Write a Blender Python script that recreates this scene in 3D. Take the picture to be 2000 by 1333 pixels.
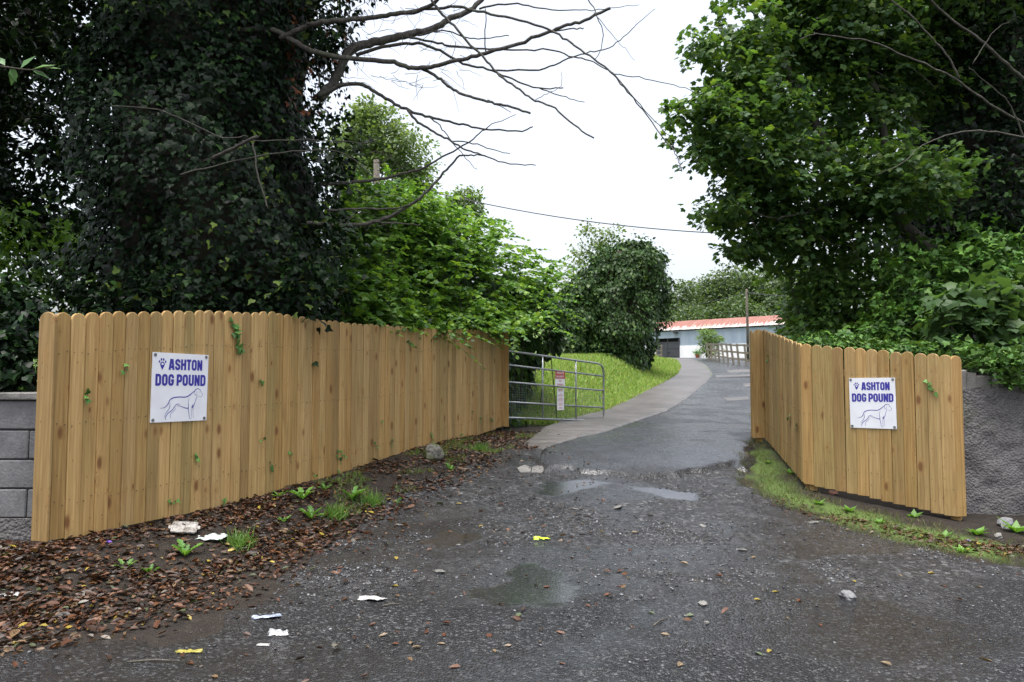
import bpy, math, random
import numpy as np
from mathutils import Vector, Matrix

S = bpy.context.scene
for o in list(bpy.data.objects): bpy.data.objects.remove(o)
C = S.collection
R = math.radians

# ------------------------------------------------------------------ camera, sky, sun, exposure
CZ = 1.66                       # eye height above the road
F = 1400.0                      # focal length in photo pixels (photo 2000 x 1333)
PITCH = math.atan(76.0 / F)
cam_d = bpy.data.cameras.new('camera'); cam = bpy.data.objects.new('camera', cam_d); C.objects.link(cam)
cam_d.sensor_width = 36; cam_d.lens = 36 * F / 2000; cam_d.clip_start = 0.05; cam_d.clip_end = 3000
cam.location = (0, 0, CZ); cam.rotation_euler = (R(90) + PITCH, 0, 0)
S.camera = cam

SUN_EL, SUN_AZ = R(80), R(200)   # nearly overhead behind the cloud
w = bpy.data.worlds.new('World'); S.world = w; w.use_nodes = True
nt = w.node_tree; bg = nt.nodes['Background']
sky = nt.nodes.new('ShaderNodeTexSky'); sky.sky_type = 'NISHITA'; sky.sun_disc = False
sky.sun_elevation = SUN_EL; sky.sun_rotation = SUN_AZ; sky.air_density = 1.0; sky.dust_density = 6.0; sky.ozone_density = 1.0
hs = nt.nodes.new('ShaderNodeHueSaturation'); hs.inputs['Saturation'].default_value = 0.42
nt.links.new(sky.outputs[0], hs.inputs['Color']); nt.links.new(hs.outputs[0], bg.inputs['Color'])
bg.inputs['Strength'].default_value = 0.15
sun_d = bpy.data.lights.new('sun', 'SUN'); sun = bpy.data.objects.new('sun', sun_d); C.objects.link(sun)
sun_d.energy = 1.2; sun_d.angle = R(35); sun_d.color = (1.0, 0.985, 0.96)
sdir = Vector((math.sin(SUN_AZ) * math.cos(SUN_EL), math.cos(SUN_AZ) * math.cos(SUN_EL), math.sin(SUN_EL)))
sun.rotation_euler = sdir.to_track_quat('Z', 'Y').to_euler()
sun.location = (0, 0, 60)
S.view_settings.view_transform = 'Standard'; S.view_settings.look = 'None'
S.view_settings.gamma = 1.0; S.view_settings.use_curve_mapping = False
S.view_settings.exposure = 1.42
S.render.engine = 'CYCLES'
S.cycles.max_bounces = 6; S.cycles.transparent_max_bounces = 4
S.cycles.diffuse_bounces = 3; S.cycles.glossy_bounces = 2; S.cycles.transmission_bounces = 3

# ------------------------------------------------------------------ helpers
rng = np.random.default_rng(7)
random.seed(7)
sT, cT = math.sin(PITCH), math.cos(PITCH)
def P(px, py, d):
    """photo pixel at horizontal distance d -> world point"""
    u = (px - 1000) / F; v = -(py - 666.5) / F
    dy = cT - v * sT; dz = sT + v * cT; t = d / dy
    return Vector((u * t, d, CZ + dz * t))
def project(p):
    x = p[..., 0]; y = p[..., 1]; z = p[..., 2] - CZ
    dep = y * cT + z * sT; v = z * cT - y * sT
    dep = np.maximum(dep, 0.05)
    return 1000 + F * x / dep, 666.5 - F * v / dep, dep
def sstep(a, b, x):
    t = np.clip((x - a) / (b - a), 0, 1); return t * t * (3 - 2 * t)
def _hash(ix, iy, s):
    h = np.sin(ix * 127.1 + iy * 311.7 + s * 74.7) * 43758.5453
    return h - np.floor(h)
def vn(x, y, s=0):
    ix = np.floor(x); iy = np.floor(y); fx = x - ix; fy = y - iy
    fx = fx * fx * (3 - 2 * fx); fy = fy * fy * (3 - 2 * fy)
    a = _hash(ix, iy, s); b = _hash(ix + 1, iy, s); c = _hash(ix, iy + 1, s); d = _hash(ix + 1, iy + 1, s)
    return (a * (1 - fx) + b * fx) * (1 - fy) + (c * (1 - fx) + d * fx) * fy
def fbm(x, y, s=0, o=3):
    r = 0; a = 0.5; t = 0
    for i in range(o):
        r = r + a * vn(x * 2 ** i, y * 2 ** i, s + i * 3.1); t += a; a *= 0.5
    return r / t
def n3(p, sc, s=0):
    x, y, z = p[:, 0] * sc, p[:, 1] * sc, p[:, 2] * sc
    return (vn(x + 0.37 * z, y, s) + vn(y + 0.21 * x + 9, z, s + 5) + vn(z + 4, x + 0.3 * y, s + 9)) / 3

def tag(o, label=None, cat=None, group=None, kind=None):
    if label: o['label'] = label
    if cat: o['category'] = cat
    if group: o['group'] = group
    if kind: o['kind'] = kind
    return o
def mk(name, verts, faces, mat, parent=None, smooth=False, loc=None, rot=None):
    me = bpy.data.meshes.new(name)
    me.from_pydata([tuple(v) for v in verts], [], faces)
    if mat: me.materials.append(mat)
    if smooth: me.polygons.foreach_set('use_smooth', [True] * len(me.polygons))
    o = bpy.data.objects.new(name, me); C.objects.link(o)
    if parent: o.parent = parent
    if loc is not None: o.location = loc
    if rot is not None: o.rotation_euler = rot
    return o
def link_mesh(name, me, parent=None, loc=None):
    o = bpy.data.objects.new(name, me); C.objects.link(o)
    if parent: o.parent = parent
    if loc is not None: o.location = loc
    return o
def empty(name, loc, rz=0):
    o = bpy.data.objects.new(name, None); C.objects.link(o); o.location = loc; o.rotation_euler = (0, 0, rz)
    o.empty_display_size = 0.2
    return o
def np_mesh(name, V, Fc, mat, parent=None, smooth=False, attrs=None, cols=None, loc=None):
    """V (n,3), Fc (m,k) all of one size"""
    me = bpy.data.meshes.new(name); n, k = Fc.shape
    me.vertices.add(len(V)); me.vertices.foreach_set('co', np.ascontiguousarray(V, dtype=np.float32).ravel())
    me.loops.add(n * k); me.loops.foreach_set('vertex_index', np.ascontiguousarray(Fc, dtype=np.int32).ravel())
    me.polygons.add(n); me.polygons.foreach_set('loop_start', np.arange(0, n * k, k, dtype=np.int32))
    me.polygons.foreach_set('loop_total', np.full(n, k, dtype=np.int32))
    if smooth: me.polygons.foreach_set('use_smooth', np.ones(n, dtype=bool))
    me.update(calc_edges=True)
    if attrs:
        for key, a in attrs.items():
            at = me.attributes.new(key, 'FLOAT', 'POINT'); at.data.foreach_set('value', np.ascontiguousarray(a, dtype=np.float32))
    if cols is not None:
        at = me.attributes.new('Col', 'FLOAT_COLOR', 'POINT')
        c4 = np.ones((len(V), 4), dtype=np.float32); c4[:, :3] = cols; at.data.foreach_set('color', c4.ravel())
    if mat: me.materials.append(mat)
    me.validate()
    return link_mesh(name, me, parent, loc)
class MB:
    def __init__(s): s.v = []; s.f = []
    def add(s, v, f):
        n = len(s.v); s.v += [tuple(q) for q in v]; s.f += [tuple(i + n for i in q) for q in f]
    def box(s, c, sz, M=None):
        x, y, z = [q / 2 for q in sz]
        v = [Vector((a * x, b * y, g * z)) for a in (-1, 1) for b in (-1, 1) for g in (-1, 1)]
        if M: v = [M @ q for q in v]
        v = [q + Vector(c) for q in v]
        s.add(v, [(0, 1, 3, 2), (4, 6, 7, 5), (0, 4, 5, 1), (2, 3, 7, 6), (0, 2, 6, 4), (1, 5, 7, 3)])
    def tube(s, pts, rad, sides=6, cap=True):
        pts = [Vector(p) for p in pts]; n = len(pts)
        if not hasattr(rad, '__len__'): rad = [rad] * n
        base = len(s.v); up = Vector((0.13, 0.21, 1)).normalized()
        for i, p in enumerate(pts):
            t = (pts[min(i + 1, n - 1)] - pts[max(i - 1, 0)])
            t = t.normalized() if t.length > 1e-9 else Vector((0, 0, 1))
            a = t.cross(up)
            if a.length < 0.05: a = t.cross(Vector((1, 0, 0)))
            a.normalize(); b = t.cross(a)
            for k in range(sides):
                an = 2 * math.pi * k / sides
                s.v.append(tuple(p + (a * math.cos(an) + b * math.sin(an)) * rad[i]))
        for i in range(n - 1):
            for k in range(sides):
                k2 = (k + 1) % sides
                s.f.append((base + i * sides + k, base + i * sides + k2, base + (i + 1) * sides + k2, base + (i + 1) * sides + k))
        if cap:
            s.f.append(tuple(base + k for k in range(sides - 1, -1, -1)))
            s.f.append(tuple(base + (n - 1) * sides + k for k in range(sides)))
    def build(s, name, mat, parent=None, smooth=False, loc=None, rot=None):
        return mk(name, s.v, s.f, mat, parent, smooth, loc, rot)
def spline(pts, k=5):
    """catmull-rom through tuples of any size"""
    p = np.array(pts, dtype=float); out = []
    for i in range(len(p) - 1):
        a = p[max(i - 1, 0)]; b = p[i]; c = p[i + 1]; d = p[min(i + 2, len(p) - 1)]
        for j in range(k):
            t = j / k
            out.append(0.5 * ((2 * b) + (c - a) * t + (2 * a - 5 * b + 4 * c - d) * t * t + (-a + 3 * b - 3 * c + d) * t ** 3))
    out.append(p[-1]); return np.array(out)

# ------------------------------------------------------------------ materials
MATS = {}
class N:
    """tiny node-graph helper"""
    def __init__(s, name):
        s.m = bpy.data.materials.new(name); s.m.use_nodes = True; s.t = s.m.node_tree
        s.b = s.t.nodes['Principled BSDF']; s.out = s.t.nodes['Material Output']; MATS[name] = s.m
    def n(s, typ, **kw):
        nd = s.t.nodes.new(typ)
        for k, v in kw.items(): setattr(nd, k, v)
        return nd
    def l(s, a, b): s.t.links.new(a, b)
    def val(s, sock, v):
        if isinstance(v, bpy.types.NodeSocket): s.l(v, sock)
        else:
            if isinstance(v, tuple) and len(v) == 3 and sock.type == 'RGBA': v = v + (1,)
            sock.default_value = v
    def co(s, kind='Object', scale=(1, 1, 1), loc=None, offs=None):
        tc = s.n('ShaderNodeTexCoord'); mp = s.n('ShaderNodeMapping'); mp.inputs['Scale'].default_value = scale
        src = tc.outputs[kind]
        if kind == 'World': pass
        if offs is not None:
            ad = s.n('ShaderNodeVectorMath', operation='ADD'); s.l(src, ad.inputs[0]); s.l(offs, ad.inputs[1]); src = ad.outputs[0]
        s.l(src, mp.inputs['Vector']); return mp.outputs[0]
    def wco(s, scale=(1, 1, 1)):
        g = s.n('ShaderNodeNewGeometry'); mp = s.n('ShaderNodeMapping'); mp.inputs['Scale'].default_value = scale
        s.l(g.outputs['Position'], mp.inputs['Vector']); return mp.outputs[0]
    def noise(s, v, sc, det=4, rough=0.55, dist=0.0):
        q = s.n('ShaderNodeTexNoise'); s.l(v, q.inputs['Vector']); q.inputs['Scale'].default_value = sc
        q.inputs['Detail'].default_value = det; q.inputs['Roughness'].default_value = rough; q.inputs['Distortion'].default_value = dist
        return q.outputs['Fac']
    def voro(s, v, sc, feat='F1', rnd=1.0):
        q = s.n('ShaderNodeTexVoronoi', feature=feat); s.l(v, q.inputs['Vector']); q.inputs['Scale'].default_value = sc
        q.inputs['Randomness'].default_value = rnd
        return q
    def ramp(s, f, stops, interp='LINEAR'):
        q = s.n('ShaderNodeValToRGB'); q.color_ramp.interpolation = interp; e = q.color_ramp.elements
        while len(e) < len(stops): e.new(0.5)
        for i, (p, c) in enumerate(stops):
            e[i].position = p; e[i].color = c + (1,) if len(c) == 3 else c
        s.l(f, q.inputs['Fac']); return q.outputs['Color']
    def mr(s, f, a, b, c, d):
        q = s.n('ShaderNodeMapRange'); s.val(q.inputs[0], f)
        for i, x in enumerate((a, b, c, d)): q.inputs[i + 1].default_value = x
        return q.outputs[0]
    def mix(s, f, a, b, mode='MIX'):
        q = s.n('ShaderNodeMix', data_type='RGBA', blend_type=mode); s.val(q.inputs['Factor'], f); s.val(q.inputs['A'], a); s.val(q.inputs['B'], b)
        return q.outputs['Result']
    def math(s, op, a, b=0.0):
        q = s.n('ShaderNodeMath', operation=op); s.val(q.inputs[0], a); s.val(q.inputs[1], b); return q.outputs[0]
    def attr(s, name):
        q = s.n('ShaderNodeAttribute', attribute_name=name); return q
    def bump(s, h, st=0.5, dist=0.01, prev=None):
        q = s.n('ShaderNodeBump'); s.l(h, q.inputs['Height']); q.inputs['Strength'].default_value = st; q.inputs['Distance'].default_value = dist
        if prev: s.l(prev, q.inputs['Normal'])
        return q.outputs[0]
    def fin(s, col=None, rough=0.6, nrm=None, spec=0.5, metal=0.0):
        if col is not None: s.val(s.b.inputs['Base Color'], col)
        s.val(s.b.inputs['Roughness'], rough); s.val(s.b.inputs['Metallic'], metal); s.val(s.b.inputs['Specular IOR Level'], spec)
        if nrm: s.l(nrm, s.b.inputs['Normal'])
        return s.m
def plain(name, col, rough=0.5, metal=0.0, var=0.12, sc=6.0, spec=0.5):
    q = N(name); f = q.noise(q.co('Object'), sc, 5)
    dk = tuple(c * (1 - var * 2) for c in col); lt = tuple(min(1, c * (1 + var)) for c in col)
    return q.fin(q.ramp(f, [(0.25, dk), (0.75, lt)]), rough, None, spec, metal)

def wood_mat(name, light, mid, dark, knots=True):
    q = N(name)
    oi = q.n('ShaderNodeObjectInfo'); rn = oi.outputs['Random']
    cb = q.n('ShaderNodeCombineXYZ'); q.l(q.math('MULTIPLY', rn, 37.0), cb.inputs[0]); q.l(q.math('MULTIPLY', rn, 91.0), cb.inputs[2])
    v = q.co('Object', (1, 1, 1), offs=cb.outputs[0])
    def mp(vv, sc):
        m = q.n('ShaderNodeMapping'); m.inputs['Scale'].default_value = sc; q.l(vv, m.inputs['Vector']); return m.outputs[0]
    kn = q.voro(mp(v, (7.5, 1.0, 3.2)), 1.0)
    kd = kn.outputs['Distance']
    sel = q.n('ShaderNodeSeparateColor'); q.l(kn.outputs['Color'], sel.inputs[0])
    has = q.math('GREATER_THAN', sel.outputs[0], 0.30)
    knot = q.math('MULTIPLY', q.math('SUBTRACT', 1.0, q.mr(q.math('DIVIDE', kd, q.mr(sel.outputs[1], 0, 1, 0.5, 1.15)), 0.10, 0.22, 0.0, 1.0)), has)
    halo = q.math('MULTIPLY', q.mr(kd, 0.10, 0.42, 1.0, 0.0), has)
    g1 = q.noise(mp(v, (28, 10, 1.1)), 1.0, 4, 0.6, 0.6)
    g2 = q.noise(mp(v, (110, 30, 3.0)), 1.0, 3, 0.6)
    # growth-ring bands bent round the knots
    wv = q.n('ShaderNodeTexWave', wave_type='BANDS', bands_direction='X'); wv.inputs['Scale'].default_value = 9.0
    wv.inputs['Distortion'].default_value = 5.0; wv.inputs['Detail'].default_value = 2.0; wv.inputs['Detail Scale'].default_value = 0.6
    ad = q.n('ShaderNodeVectorMath', operation='ADD'); q.l(mp(v, (1, 1, 0.16)), ad.inputs[0])
    c2 = q.n('ShaderNodeCombineXYZ'); q.l(q.math('MULTIPLY', halo, 0.06), c2.inputs[0]); q.l(c2.outputs[0], ad.inputs[1]); q.l(ad.outputs[0], wv.inputs['Vector'])
    col = q.ramp(q.math('ADD', q.math('MULTIPLY', g1, 0.7), q.math('MULTIPLY', g2, 0.3)), [(0.34, dark), (0.5, mid), (0.64, light)])
    col = q.mix(q.mr(wv.outputs['Fac'], 0.45, 1.0, 0.0, 0.34), col, tuple(c * 0.62 for c in mid), 'MIX')
    # board-to-board tone
    col = q.mix(1.0, col, q.ramp(rn, [(0.0, (0.70, 0.67, 0.62)), (0.25, (1.0, 1.0, 1.0)), (0.5, (1.16, 1.12, 1.06)), (0.78, (0.90, 0.80, 0.66)), (1.0, (0.78, 0.84, 0.78))]), 'MULTIPLY')
    # greenish treatment stain and a grubby patch here and there
    st = q.noise(mp(v, (2.5, 1, 0.8)), 1.0, 4, 0.6)
    col = q.mix(q.mr(st, 0.5, 0.75, 0.0, 0.42), col, (0.20, 0.17, 0.06))
    if knots:
        col = q.mix(q.math('MULTIPLY', halo, 0.35), col, (0.30, 0.15, 0.045))
        col = q.mix(q.math('MULTIPLY', knot, 0.85), col, (0.135, 0.055, 0.02))
    pk = q.voro(mp(v, (17, 1.0, 9)), 1.0); sp_ = q.n('ShaderNodeSeparateColor'); q.l(pk.outputs['Color'], sp_.inputs[0])
    col = q.mix(q.math('MULTIPLY', q.mr(pk.outputs['Distance'], 0.05, 0.13, 0.7, 0.0), q.math('GREATER_THAN', sp_.outputs[1], 0.7)), col, (0.12, 0.05, 0.02))
    dk = q.noise(mp(v, (9, 3, 5)), 1.0, 5, 0.7)
    col = q.mix(q.mr(dk, 0.69, 0.78, 0.0, 0.7), col, (0.06, 0.045, 0.03))
    h = q.math('ADD', q.math('MULTIPLY', g2, 0.6), q.math('MULTIPLY', knot, 0.4))
    return q.fin(col, 0.62, q.bump(h, 0.35, 0.004), 0.3)
wood_mat('fence_wood', (0.45, 0.315, 0.142), (0.37, 0.248, 0.104), (0.245, 0.152, 0.060))
wood_mat('rough_timber', (0.28, 0.26, 0.23), (0.20, 0.183, 0.16), (0.115, 0.105, 0.09), False)

def leaf_mat(name, rough=0.4, trans=0.35, spec=0.5):
    q = N(name); a = q.attr('Col').outputs['Color']
    q.fin(a, rough, None, spec)
    tr = q.n('ShaderNodeBsdfTranslucent'); br = q.mix(1.0, a, (1.5, 1.45, 0.6), 'MULTIPLY'); q.l(br, tr.inputs['Color'])
    mx = q.n('ShaderNodeMixShader'); mx.inputs[0].default_value = trans
    q.l(q.b.outputs[0], mx.inputs[1]); q.l(tr.outputs[0], mx.inputs[2]); q.l(mx.outputs[0], q.out.inputs['Surface'])
    return q.m
leaf_mat('ivy_leaf', 0.42, 0.12, 0.16); leaf_mat('soft_leaf', 0.5, 0.38, 0.4); leaf_mat('maple_leaf', 0.48, 0.45, 0.3)
leaf_mat('dead_leaf', 0.5, 0.1, 0.4); leaf_mat('grass_blade', 0.5, 0.35, 0.3); leaf_mat('stone_bits', 0.55, 0.0, 0.4)

def bark_mat(name, a, b, c, sc=14):
    q = N(name); v = q.wco((1, 1, 0.35)); f = q.noise(v, sc, 6, 0.65, 0.8); g = q.noise(q.wco(), 3.0, 4)
    col = q.ramp(f, [(0.3, a), (0.55, b), (0.75, c)])
    col = q.mix(q.mr(g, 0.5, 0.7, 0, 0.5), col, (0.06, 0.075, 0.035))
    return q.fin(col, 0.85, q.bump(f, 0.8, 0.02), 0.25)
bark_mat('bark_dark', (0.02, 0.017, 0.013), (0.05, 0.042, 0.033), (0.10, 0.085, 0.068))
bark_mat('bark_grey', (0.035, 0.032, 0.028), (0.078, 0.072, 0.062), (0.15, 0.143, 0.126), 18)
bark_mat('pole_wood', (0.05, 0.044, 0.038), (0.10, 0.087, 0.075), (0.16, 0.14, 0.125), 12)

# grey wet tarmac with loose chippings, dirt and standing film of water
def tarmac(name, base=0.05, stone=0.17, gsc=70.0):
    q = N(name); p = q.wco()
    gr = q.attr('gravel').outputs['Fac']; wet = q.attr('wet').outputs['Fac']; dirt = q.attr('dirt').outputs['Fac']
    v1 = q.voro(p, gsc); v2 = q.voro(p, gsc * 0.42)
    s1 = q.n('ShaderNodeSeparateColor'); q.l(v1.outputs['Color'], s1.inputs[0])
    s2 = q.n('ShaderNodeSeparateColor'); q.l(v2.outputs['Color'], s2.inputs[0])
    big = q.noise(p, 0.9, 5, 0.6); mid = q.noise(p, 5.0, 5, 0.65); fine = q.noise(p, 45, 4, 0.6)
    c = q.ramp(s1.outputs[0], [(0.0, (base * .28, base * .30, base * .35)), (0.5, (base * .82, base * .90, base * 1.06)), (0.82, (base * 1.7, base * 1.8, base * 2.0)), (1.0, (stone * 1.5, stone * 1.58, stone * 1.65))])
    cg = q.ramp(s2.outputs[1], [(0.0, (0.018, 0.018, 0.019)), (0.45, (0.042, 0.042, 0.044)), (0.8, (stone, stone, stone * 1.06)), (1.0, (stone * 2.2, stone * 2.25, stone * 2.3))])
    gfac = q.math('MULTIPLY', gr, q.mr(q.math('ADD', mid, q.math('MULTIPLY', s2.outputs[2], 0.35)), 0.52, 0.72, 0.0, 1.0))
    c = q.mix(gfac, c, cg)
    dfac = q.math('MULTIPLY', dirt, q.mr(mid, 0.3, 0.6, 0.35, 1.0))
    c = q.mix(dfac, c, q.ramp(fine, [(0.3, (0.010, 0.0085, 0.007)), (0.7, (0.026, 0.023, 0.020))]))
    c = q.mix(q.mr(q.noise(p, 17, 5, 0.7), 0.36, 0.62, 0.55, 0.0), c, (0.012, 0.012, 0.013))
    c = q.mix(q.mr(big, 0.42, 0.62, 0.0, 0.7), c, q.mix(1.0, c, (0.55, 0.54, 0.53), 'MULTIPLY'))
    c = q.mix(q.math('MULTIPLY', wet, 0.5), c, (0.03, 0.031, 0.034))
    sp = q.mr(wet, 0.0, 1.0, 0.26, 0.75)
    rg = q.math('SUBTRACT', q.mr(mid, 0.3, 0.7, 0.32, 0.58), q.math('MULTIPLY', wet, 0.38))
    rg = q.math('MAXIMUM', rg, 0.13)
    h = q.math('SUBTRACT', q.math('MULTIPLY', fine, 0.25), q.math('ADD', q.math('MULTIPLY', v1.outputs['Distance'], 0.8), q.math('MULTIPLY', gfac, v2.outputs['Distance'])))
    h = q.math('MULTIPLY', h, q.math('SUBTRACT', 1.0, q.math('MULTIPLY', wet, 0.96)))
    return q.fin(c, rg, q.bump(h, 1.0, 0.016), sp)
tarmac('road_tarmac', 0.0165, 0.07, 56); tarmac('drive_tarmac', 0.016, 0.055, 46)
def ground_mat():
    q = N('soil_and_turf'); p = q.wco()
    gr = q.attr('grass').outputs['Fac']
    f = q.noise(p, 9, 6, 0.65); g = q.noise(p, 60, 4, 0.6); b = q.noise(p, 1.2, 4)
    soil = q.ramp(q.math('ADD', q.math('MULTIPLY', f, 0.6), q.math('MULTIPLY', g, 0.4)), [(0.3, (0.007, 0.005, 0.004)), (0.55, (0.022, 0.0165, 0.012)), (0.75, (0.055, 0.044, 0.034))])
    turf = q.ramp(q.math('ADD', q.math('MULTIPLY', b, 0.5), q.math('MULTIPLY', g, 0.5)), [(0.3, (0.05, 0.085, 0.015)), (0.6, (0.10, 0.17, 0.03)), (0.8, (0.16, 0.22, 0.05))])
    c = q.mix(q.math('MULTIPLY', gr, q.mr(f, 0.25, 0.5, 0.6, 1.0)), soil, turf)
    return q.fin(c, 0.8, q.bump(q.math('ADD', f, g), 0.8, 0.03), 0.3)
ground_mat()
def concrete(name, a, b, c, ribs=False, rough=0.7):
    q = N(name); p = q.wco(); f = q.noise(p, 3.0, 6, 0.65); g = q.noise(p, 55, 4, 0.65)
    col = q.ramp(q.math('ADD', q.math('MULTIPLY', f, 0.65), q.math('MULTIPLY', g, 0.35)), [(0.3, a), (0.52, b), (0.72, c)])
    h = q.math('ADD', g, q.math('MULTIPLY', f, 0.5))
    if ribs:   # tamped ridges across the slab
        wv = q.n('ShaderNodeTexWave', wave_type='BANDS', bands_direction='Y'); q.l(q.wco((0.0, 1, 1)), wv.inputs['Vector'])
        wv.inputs['Scale'].default_value = 0.75; wv.inputs['Distortion'].default_value = 2.5; wv.inputs['Detail'].default_value = 2
        h = q.math('ADD', h, q.math('MULTIPLY', wv.outputs['Fac'], 1.2))
        col = q.mix(q.mr(wv.outputs['Fac'], 0.0, 0.6, 0.6, 0.0), col, a)
        col = q.mix(q.mr(q.noise(p, 0.7, 4, 0.6), 0.45, 0.6, 0.0, 0.45), col, tuple(0.6 * z for z in a))
    return q.fin(col, rough, q.bump(h, 0.55, 0.012), 0.4)
concrete('slab_concrete', (0.06, 0.054, 0.05), (0.105, 0.097, 0.091), (0.155, 0.146, 0.138), True, 0.42)
concrete('block_concrete', (0.055, 0.055, 0.058), (0.135, 0.135, 0.14), (0.22, 0.22, 0.22))
concrete('mortar', (0.02, 0.02, 0.02), (0.045, 0.045, 0.045), (0.075, 0.075, 0.072))
concrete('stone_grey', (0.06, 0.06, 0.055), (0.15, 0.145, 0.135), (0.27, 0.26, 0.245))
concrete('stone_pale', (0.09, 0.09, 0.095), (0.14, 0.143, 0.15), (0.20, 0.20, 0.21))
def roughcast():
    q = N('roughcast'); p = q.wco(); v = q.voro(p, 38); f = q.noise(p, 2.2, 5, 0.6); g = q.noise(p, 20, 4)
    col = q.ramp(q.math('ADD', q.math('MULTIPLY', f, 0.6), q.math('MULTIPLY', g, 0.4)), [(0.3, (0.05, 0.045, 0.045)), (0.55, (0.135, 0.128, 0.128)), (0.75, (0.23, 0.22, 0.22))])
    col = q.mix(q.mr(f, 0.55, 0.68, 0, 0.5), col, (0.05, 0.055, 0.03))
    h = q.math('SUBTRACT', g, v.outputs['Distance'])
    return q.fin(col, 0.85, q.bump(h, 0.7, 0.02), 0.3)
roughcast()
def galv():
    q = N('galvanised'); f = q.noise(q.wco(), 30, 4); return q.fin(q.ramp(f, [(0.3, (0.22, 0.24, 0.26)), (0.7, (0.36, 0.38, 0.40))]), 0.42, None, 0.5, 0.65)
galv()
plain('sign_white', (0.72, 0.74, 0.79), 0.35, var=0.05); plain('ink_blue', (0.035, 0.03, 0.30), 0.4, var=0.05); plain('ink_red', (0.42, 0.03, 0.03), 0.4, var=0.05)
plain('nail', (0.05, 0.04, 0.035), 0.6); plain('screw_metal', (0.25, 0.25, 0.25), 0.4, 0.7); plain('black_cable', (0.03, 0.03, 0.035), 0.5); plain('white_wash', (0.80, 0.80, 0.79), 0.8, var=0.06, sc=1.5)
plain('door_paint', (0.045, 0.047, 0.055), 0.55, var=0.15); plain('painted_shade', (0.01, 0.01, 0.01), 0.9); plain('terracotta', (0.32, 0.10, 0.05), 0.8)
plain('plastic_white', (0.36, 0.36, 0.35), 0.45, var=0.25, sc=25); plain('tissue', (0.40, 0.46, 0.43), 0.9, var=0.15, sc=20); plain('plastic_lime', (0.55, 0.85, 0.02), 0.35, var=0.1)
plain('foil_purple', (0.16, 0.08, 0.38), 0.3); plain('foil_yellow', (0.27, 0.24, 0.05), 0.35); plain('foil_blue', (0.26, 0.30, 0.40), 0.3, var=0.4, sc=30); plain('plastic_clear', (0.35, 0.37, 0.38), 0.2, var=0.2)
plain('brick_red', (0.33, 0.17, 0.13), 0.85, sc=20)
def sheet_metal():
    q = N('sheet_metal'); p = q.co('Object'); s = q.n('ShaderNodeSeparateXYZ'); q.l(p, s.inputs[0])
    f = q.noise(q.co('Object', (1, 1, 0.25)), 1.6, 5, 0.6)
    return q.fin(q.ramp(f, [(0.3, (0.25, 0.31, 0.38)), (0.7, (0.34, 0.40, 0.46))]), 0.55, None, 0.4, 0.1)
sheet_metal()
def rust_roof():
    q = N('rust_roof'); f = q.noise(q.co('Object', (3.0, 0.5, 0.5)), 1.2, 6, 0.7); g = q.noise(q.co('Object'), 9, 5, 0.7)
    c = q.ramp(g, [(0.3, (0.165, 0.068, 0.052)), (0.7, (0.27, 0.125, 0.10))])
    e = q.attr('edge').outputs['Fac']
    c = q.mix(q.mr(q.math('ADD', q.math('MULTIPLY', f, 0.8), q.math('MULTIPLY', e, 0.32)), 0.62, 0.70, 0, 0.85), c, (0.58, 0.55, 0.52))
    return q.fin(c, 0.75, None, 0.3)
rust_roof()

# ------------------------------------------------------------------ terrain shape
_D = [-80, 0, 5, 6.5, 8, 9, 10.2, 11, 12, 14, 16, 22, 30, 40, 50, 60, 70, 80, 92, 130, 200, 400]
_Z = [-1.66, -1.66, -1.66, -1.64, -1.56, -1.46, -1.31, -1.2, -1.11, -1.0, -.93, -.62, -.1, .55, 1.15, 1.72, 2.12, 2.45, 2.8, 8, 14, 22]
_dd = np.arange(-80, 400, 0.1); _zz = np.interp(_dd, _D, _Z); _k = np.ones(9) / 9
_zz = np.convolve(np.pad(_zz, 4, mode='edge'), _k, mode='valid')
def prof(d): return np.interp(d, _dd, _zz) + CZ
FA, FB = np.array((-3.902, 6.125)), np.array((-0.2, 14.0))      # left fence line
def G0(px, py):
    lo, hi = 1.5, 200.0
    ds = np.geomspace(lo, hi, 800)
    prev = None
    for d in ds:
        p = P(px, py, d)
        if p.z < float(prof(d)):
            return (p.x, d)
    return (P(px, py, hi).x, hi)
stripL = [G0(*q) for q in [(1025, 870), (1082, 828), (1129, 815), (1179, 804), (1208, 791), (1255, 767), (1296, 747), (1319, 732), (1326, 720), (1318, 706)]]
stripR = [G0(*q) for q in [(1064, 880), (1110, 865), (1192, 843), (1255, 820), (1302, 805), (1346, 775), (1381, 744), (1390, 730), (1378, 714), (1358, 704)]]
stripL.append((stripL[-1][0] + 1.5, 74)); stripR.append((stripR[-1][0] + 2.0, 74))
_sl = np.array(sorted(stripL, key=lambda q: q[1]))
def XL(d): return np.interp(d, _sl[:, 1], _sl[:, 0])
def XR(d): return np.where(d < 46, 3.25 + (d - 10) * 0.343, 15.6 + (d - 46) * 0.36)
def wallline(x): return np.interp(x, [-40, FA[0], FB[0]], [6.25, FA[1], FB[1]])
def segdist(x, d, A, B):
    ax, ay = A; bx, by = B; L2 = (bx - ax) ** 2 + (by - ay) ** 2
    t = np.clip(((x - ax) * (bx - ax) + (d - ay) * (by - ay)) / L2, 0, 1)
    return np.hypot(x - ax - t * (bx - ax), d - ay - t * (by - ay)), t
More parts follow.
